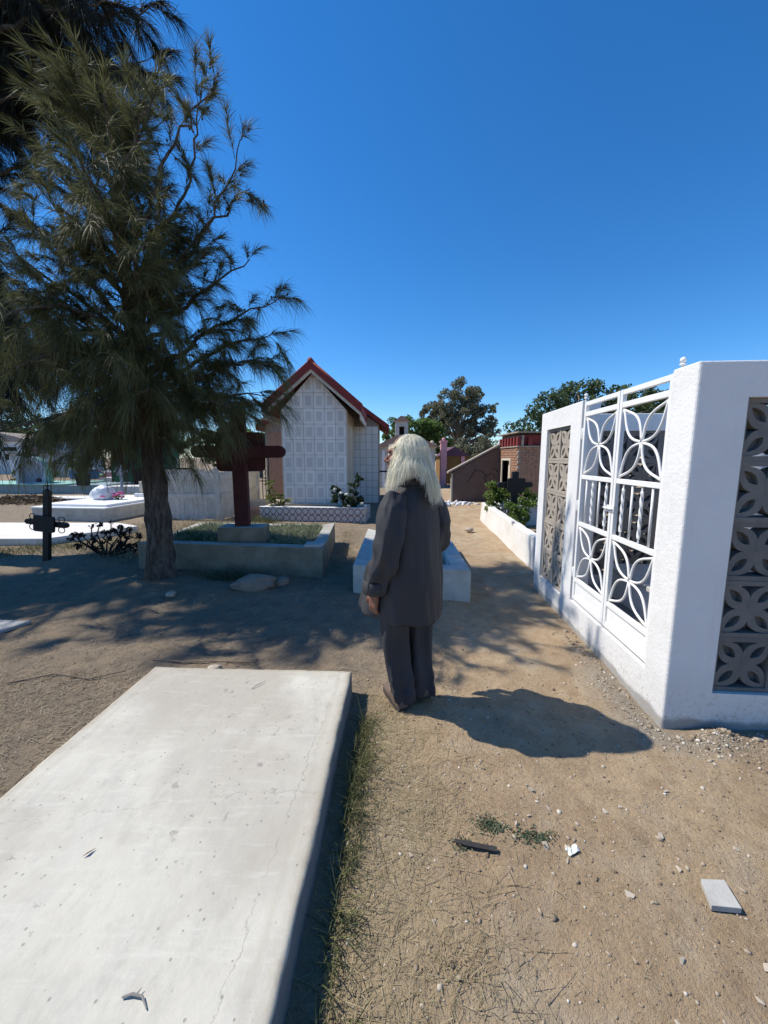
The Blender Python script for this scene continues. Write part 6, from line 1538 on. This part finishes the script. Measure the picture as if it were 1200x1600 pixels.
locks = [(rg.uniform(0, 2 * math.pi), rg.uniform(0.90, 1.02), rg.uniform(0.82, 1.02), rg.uniform(0, 6.28), rg.uniform(0.005, 0.014), rg.normal(size=3)) for _ in range(NL)]
for k in range(NS):
    laz, lk, ll, lw, la, lr = locks[k % NL]; fr = rg.normal()
    if k > NS - 700: fr *= 3.0; lk = lk * rg.uniform(1.0, 1.12); la = rg.uniform(0.008, 0.026); lw = rg.uniform(0, 6.28)
    az = laz + fr * 0.085; kk = lk + rg.normal() * 0.018 - 0.05 * rg.random(); end = ang_mix(az); dz = end.z < 1.5
    p_end = 1.66 if dz else 1.22
    pols = np.linspace(rg.uniform(0.02, 0.45), p_end, 4)
    pts = [hv(az, pol, kk) for pol in pols]
    ln = ll * rg.uniform(0.86, 1.02) if dz else rg.uniform(0.9, 1.0)
    tgt = end + Vector(lr * np.array([0.014, 0.010, 0.008])) * (1 if dz else 0.3) + Vector(rg.normal(size=3) * 0.007)
    e = pts[-1].lerp(tgt, ln)
    mid = pts[-1].lerp(e, 0.5); out_ = (mid - HV); out_.z = 0; mid = mid + out_.normalized() * (0.012 + 0.012 * math.sin(lw)) * (1 if dz else 0.2)
    pts += [mid, e]; path = catmull(pts, NP); r_ = rg.normal(size=3)
    for i, p in enumerate(path):
        q = i / (NP - 1); p = p + (SIDE * math.sin(lw + q * 8) + FACE * math.cos(lw + q * 7)) * la * q * (1 if dz else 0.2)
        t_ = (path[min(i + 1, NP - 1)] - path[max(i - 1, 0)]).normalized(); nrm = (p - HV).normalized(); sd = t_.cross(nrm + Vector(r_) * 0.22).normalized() * ((0.0017 if k < NS - 700 else 0.0010) * (1 - 0.8 * q ** 3))
        HVv[k, 2 * i] = p - sd; HVv[k, 2 * i + 1] = p + sd
b = (np.arange(NS) * NP * 2)[:, None, None]; qd = np.array([[2 * i, 2 * i + 1, 2 * i + 3, 2 * i + 2] for i in range(NP - 1)])[None]
HAIR = mesh_obj('hair', fast_mesh('hair', HVv.reshape(-1, 3), quads=(b + qd).reshape(-1, 4), smooth=True), 'white_hair', PER)
# undercoat so that no scalp shows between the strands
uc = MB(); rings = []
for pol in np.linspace(0.12, 1.75, 12):
    rings.append([hv(az, min(pol, 1.05) if (abs(((math.degrees(az) + 180) % 360) - 180) < 44) else pol, 0.80) for az in np.linspace(0, 2 * math.pi, 36, endpoint=False)])
uc.loft(rings, cap=True); uc.build('hair_underlayer', 'white_hair', HAIR, smooth=True)
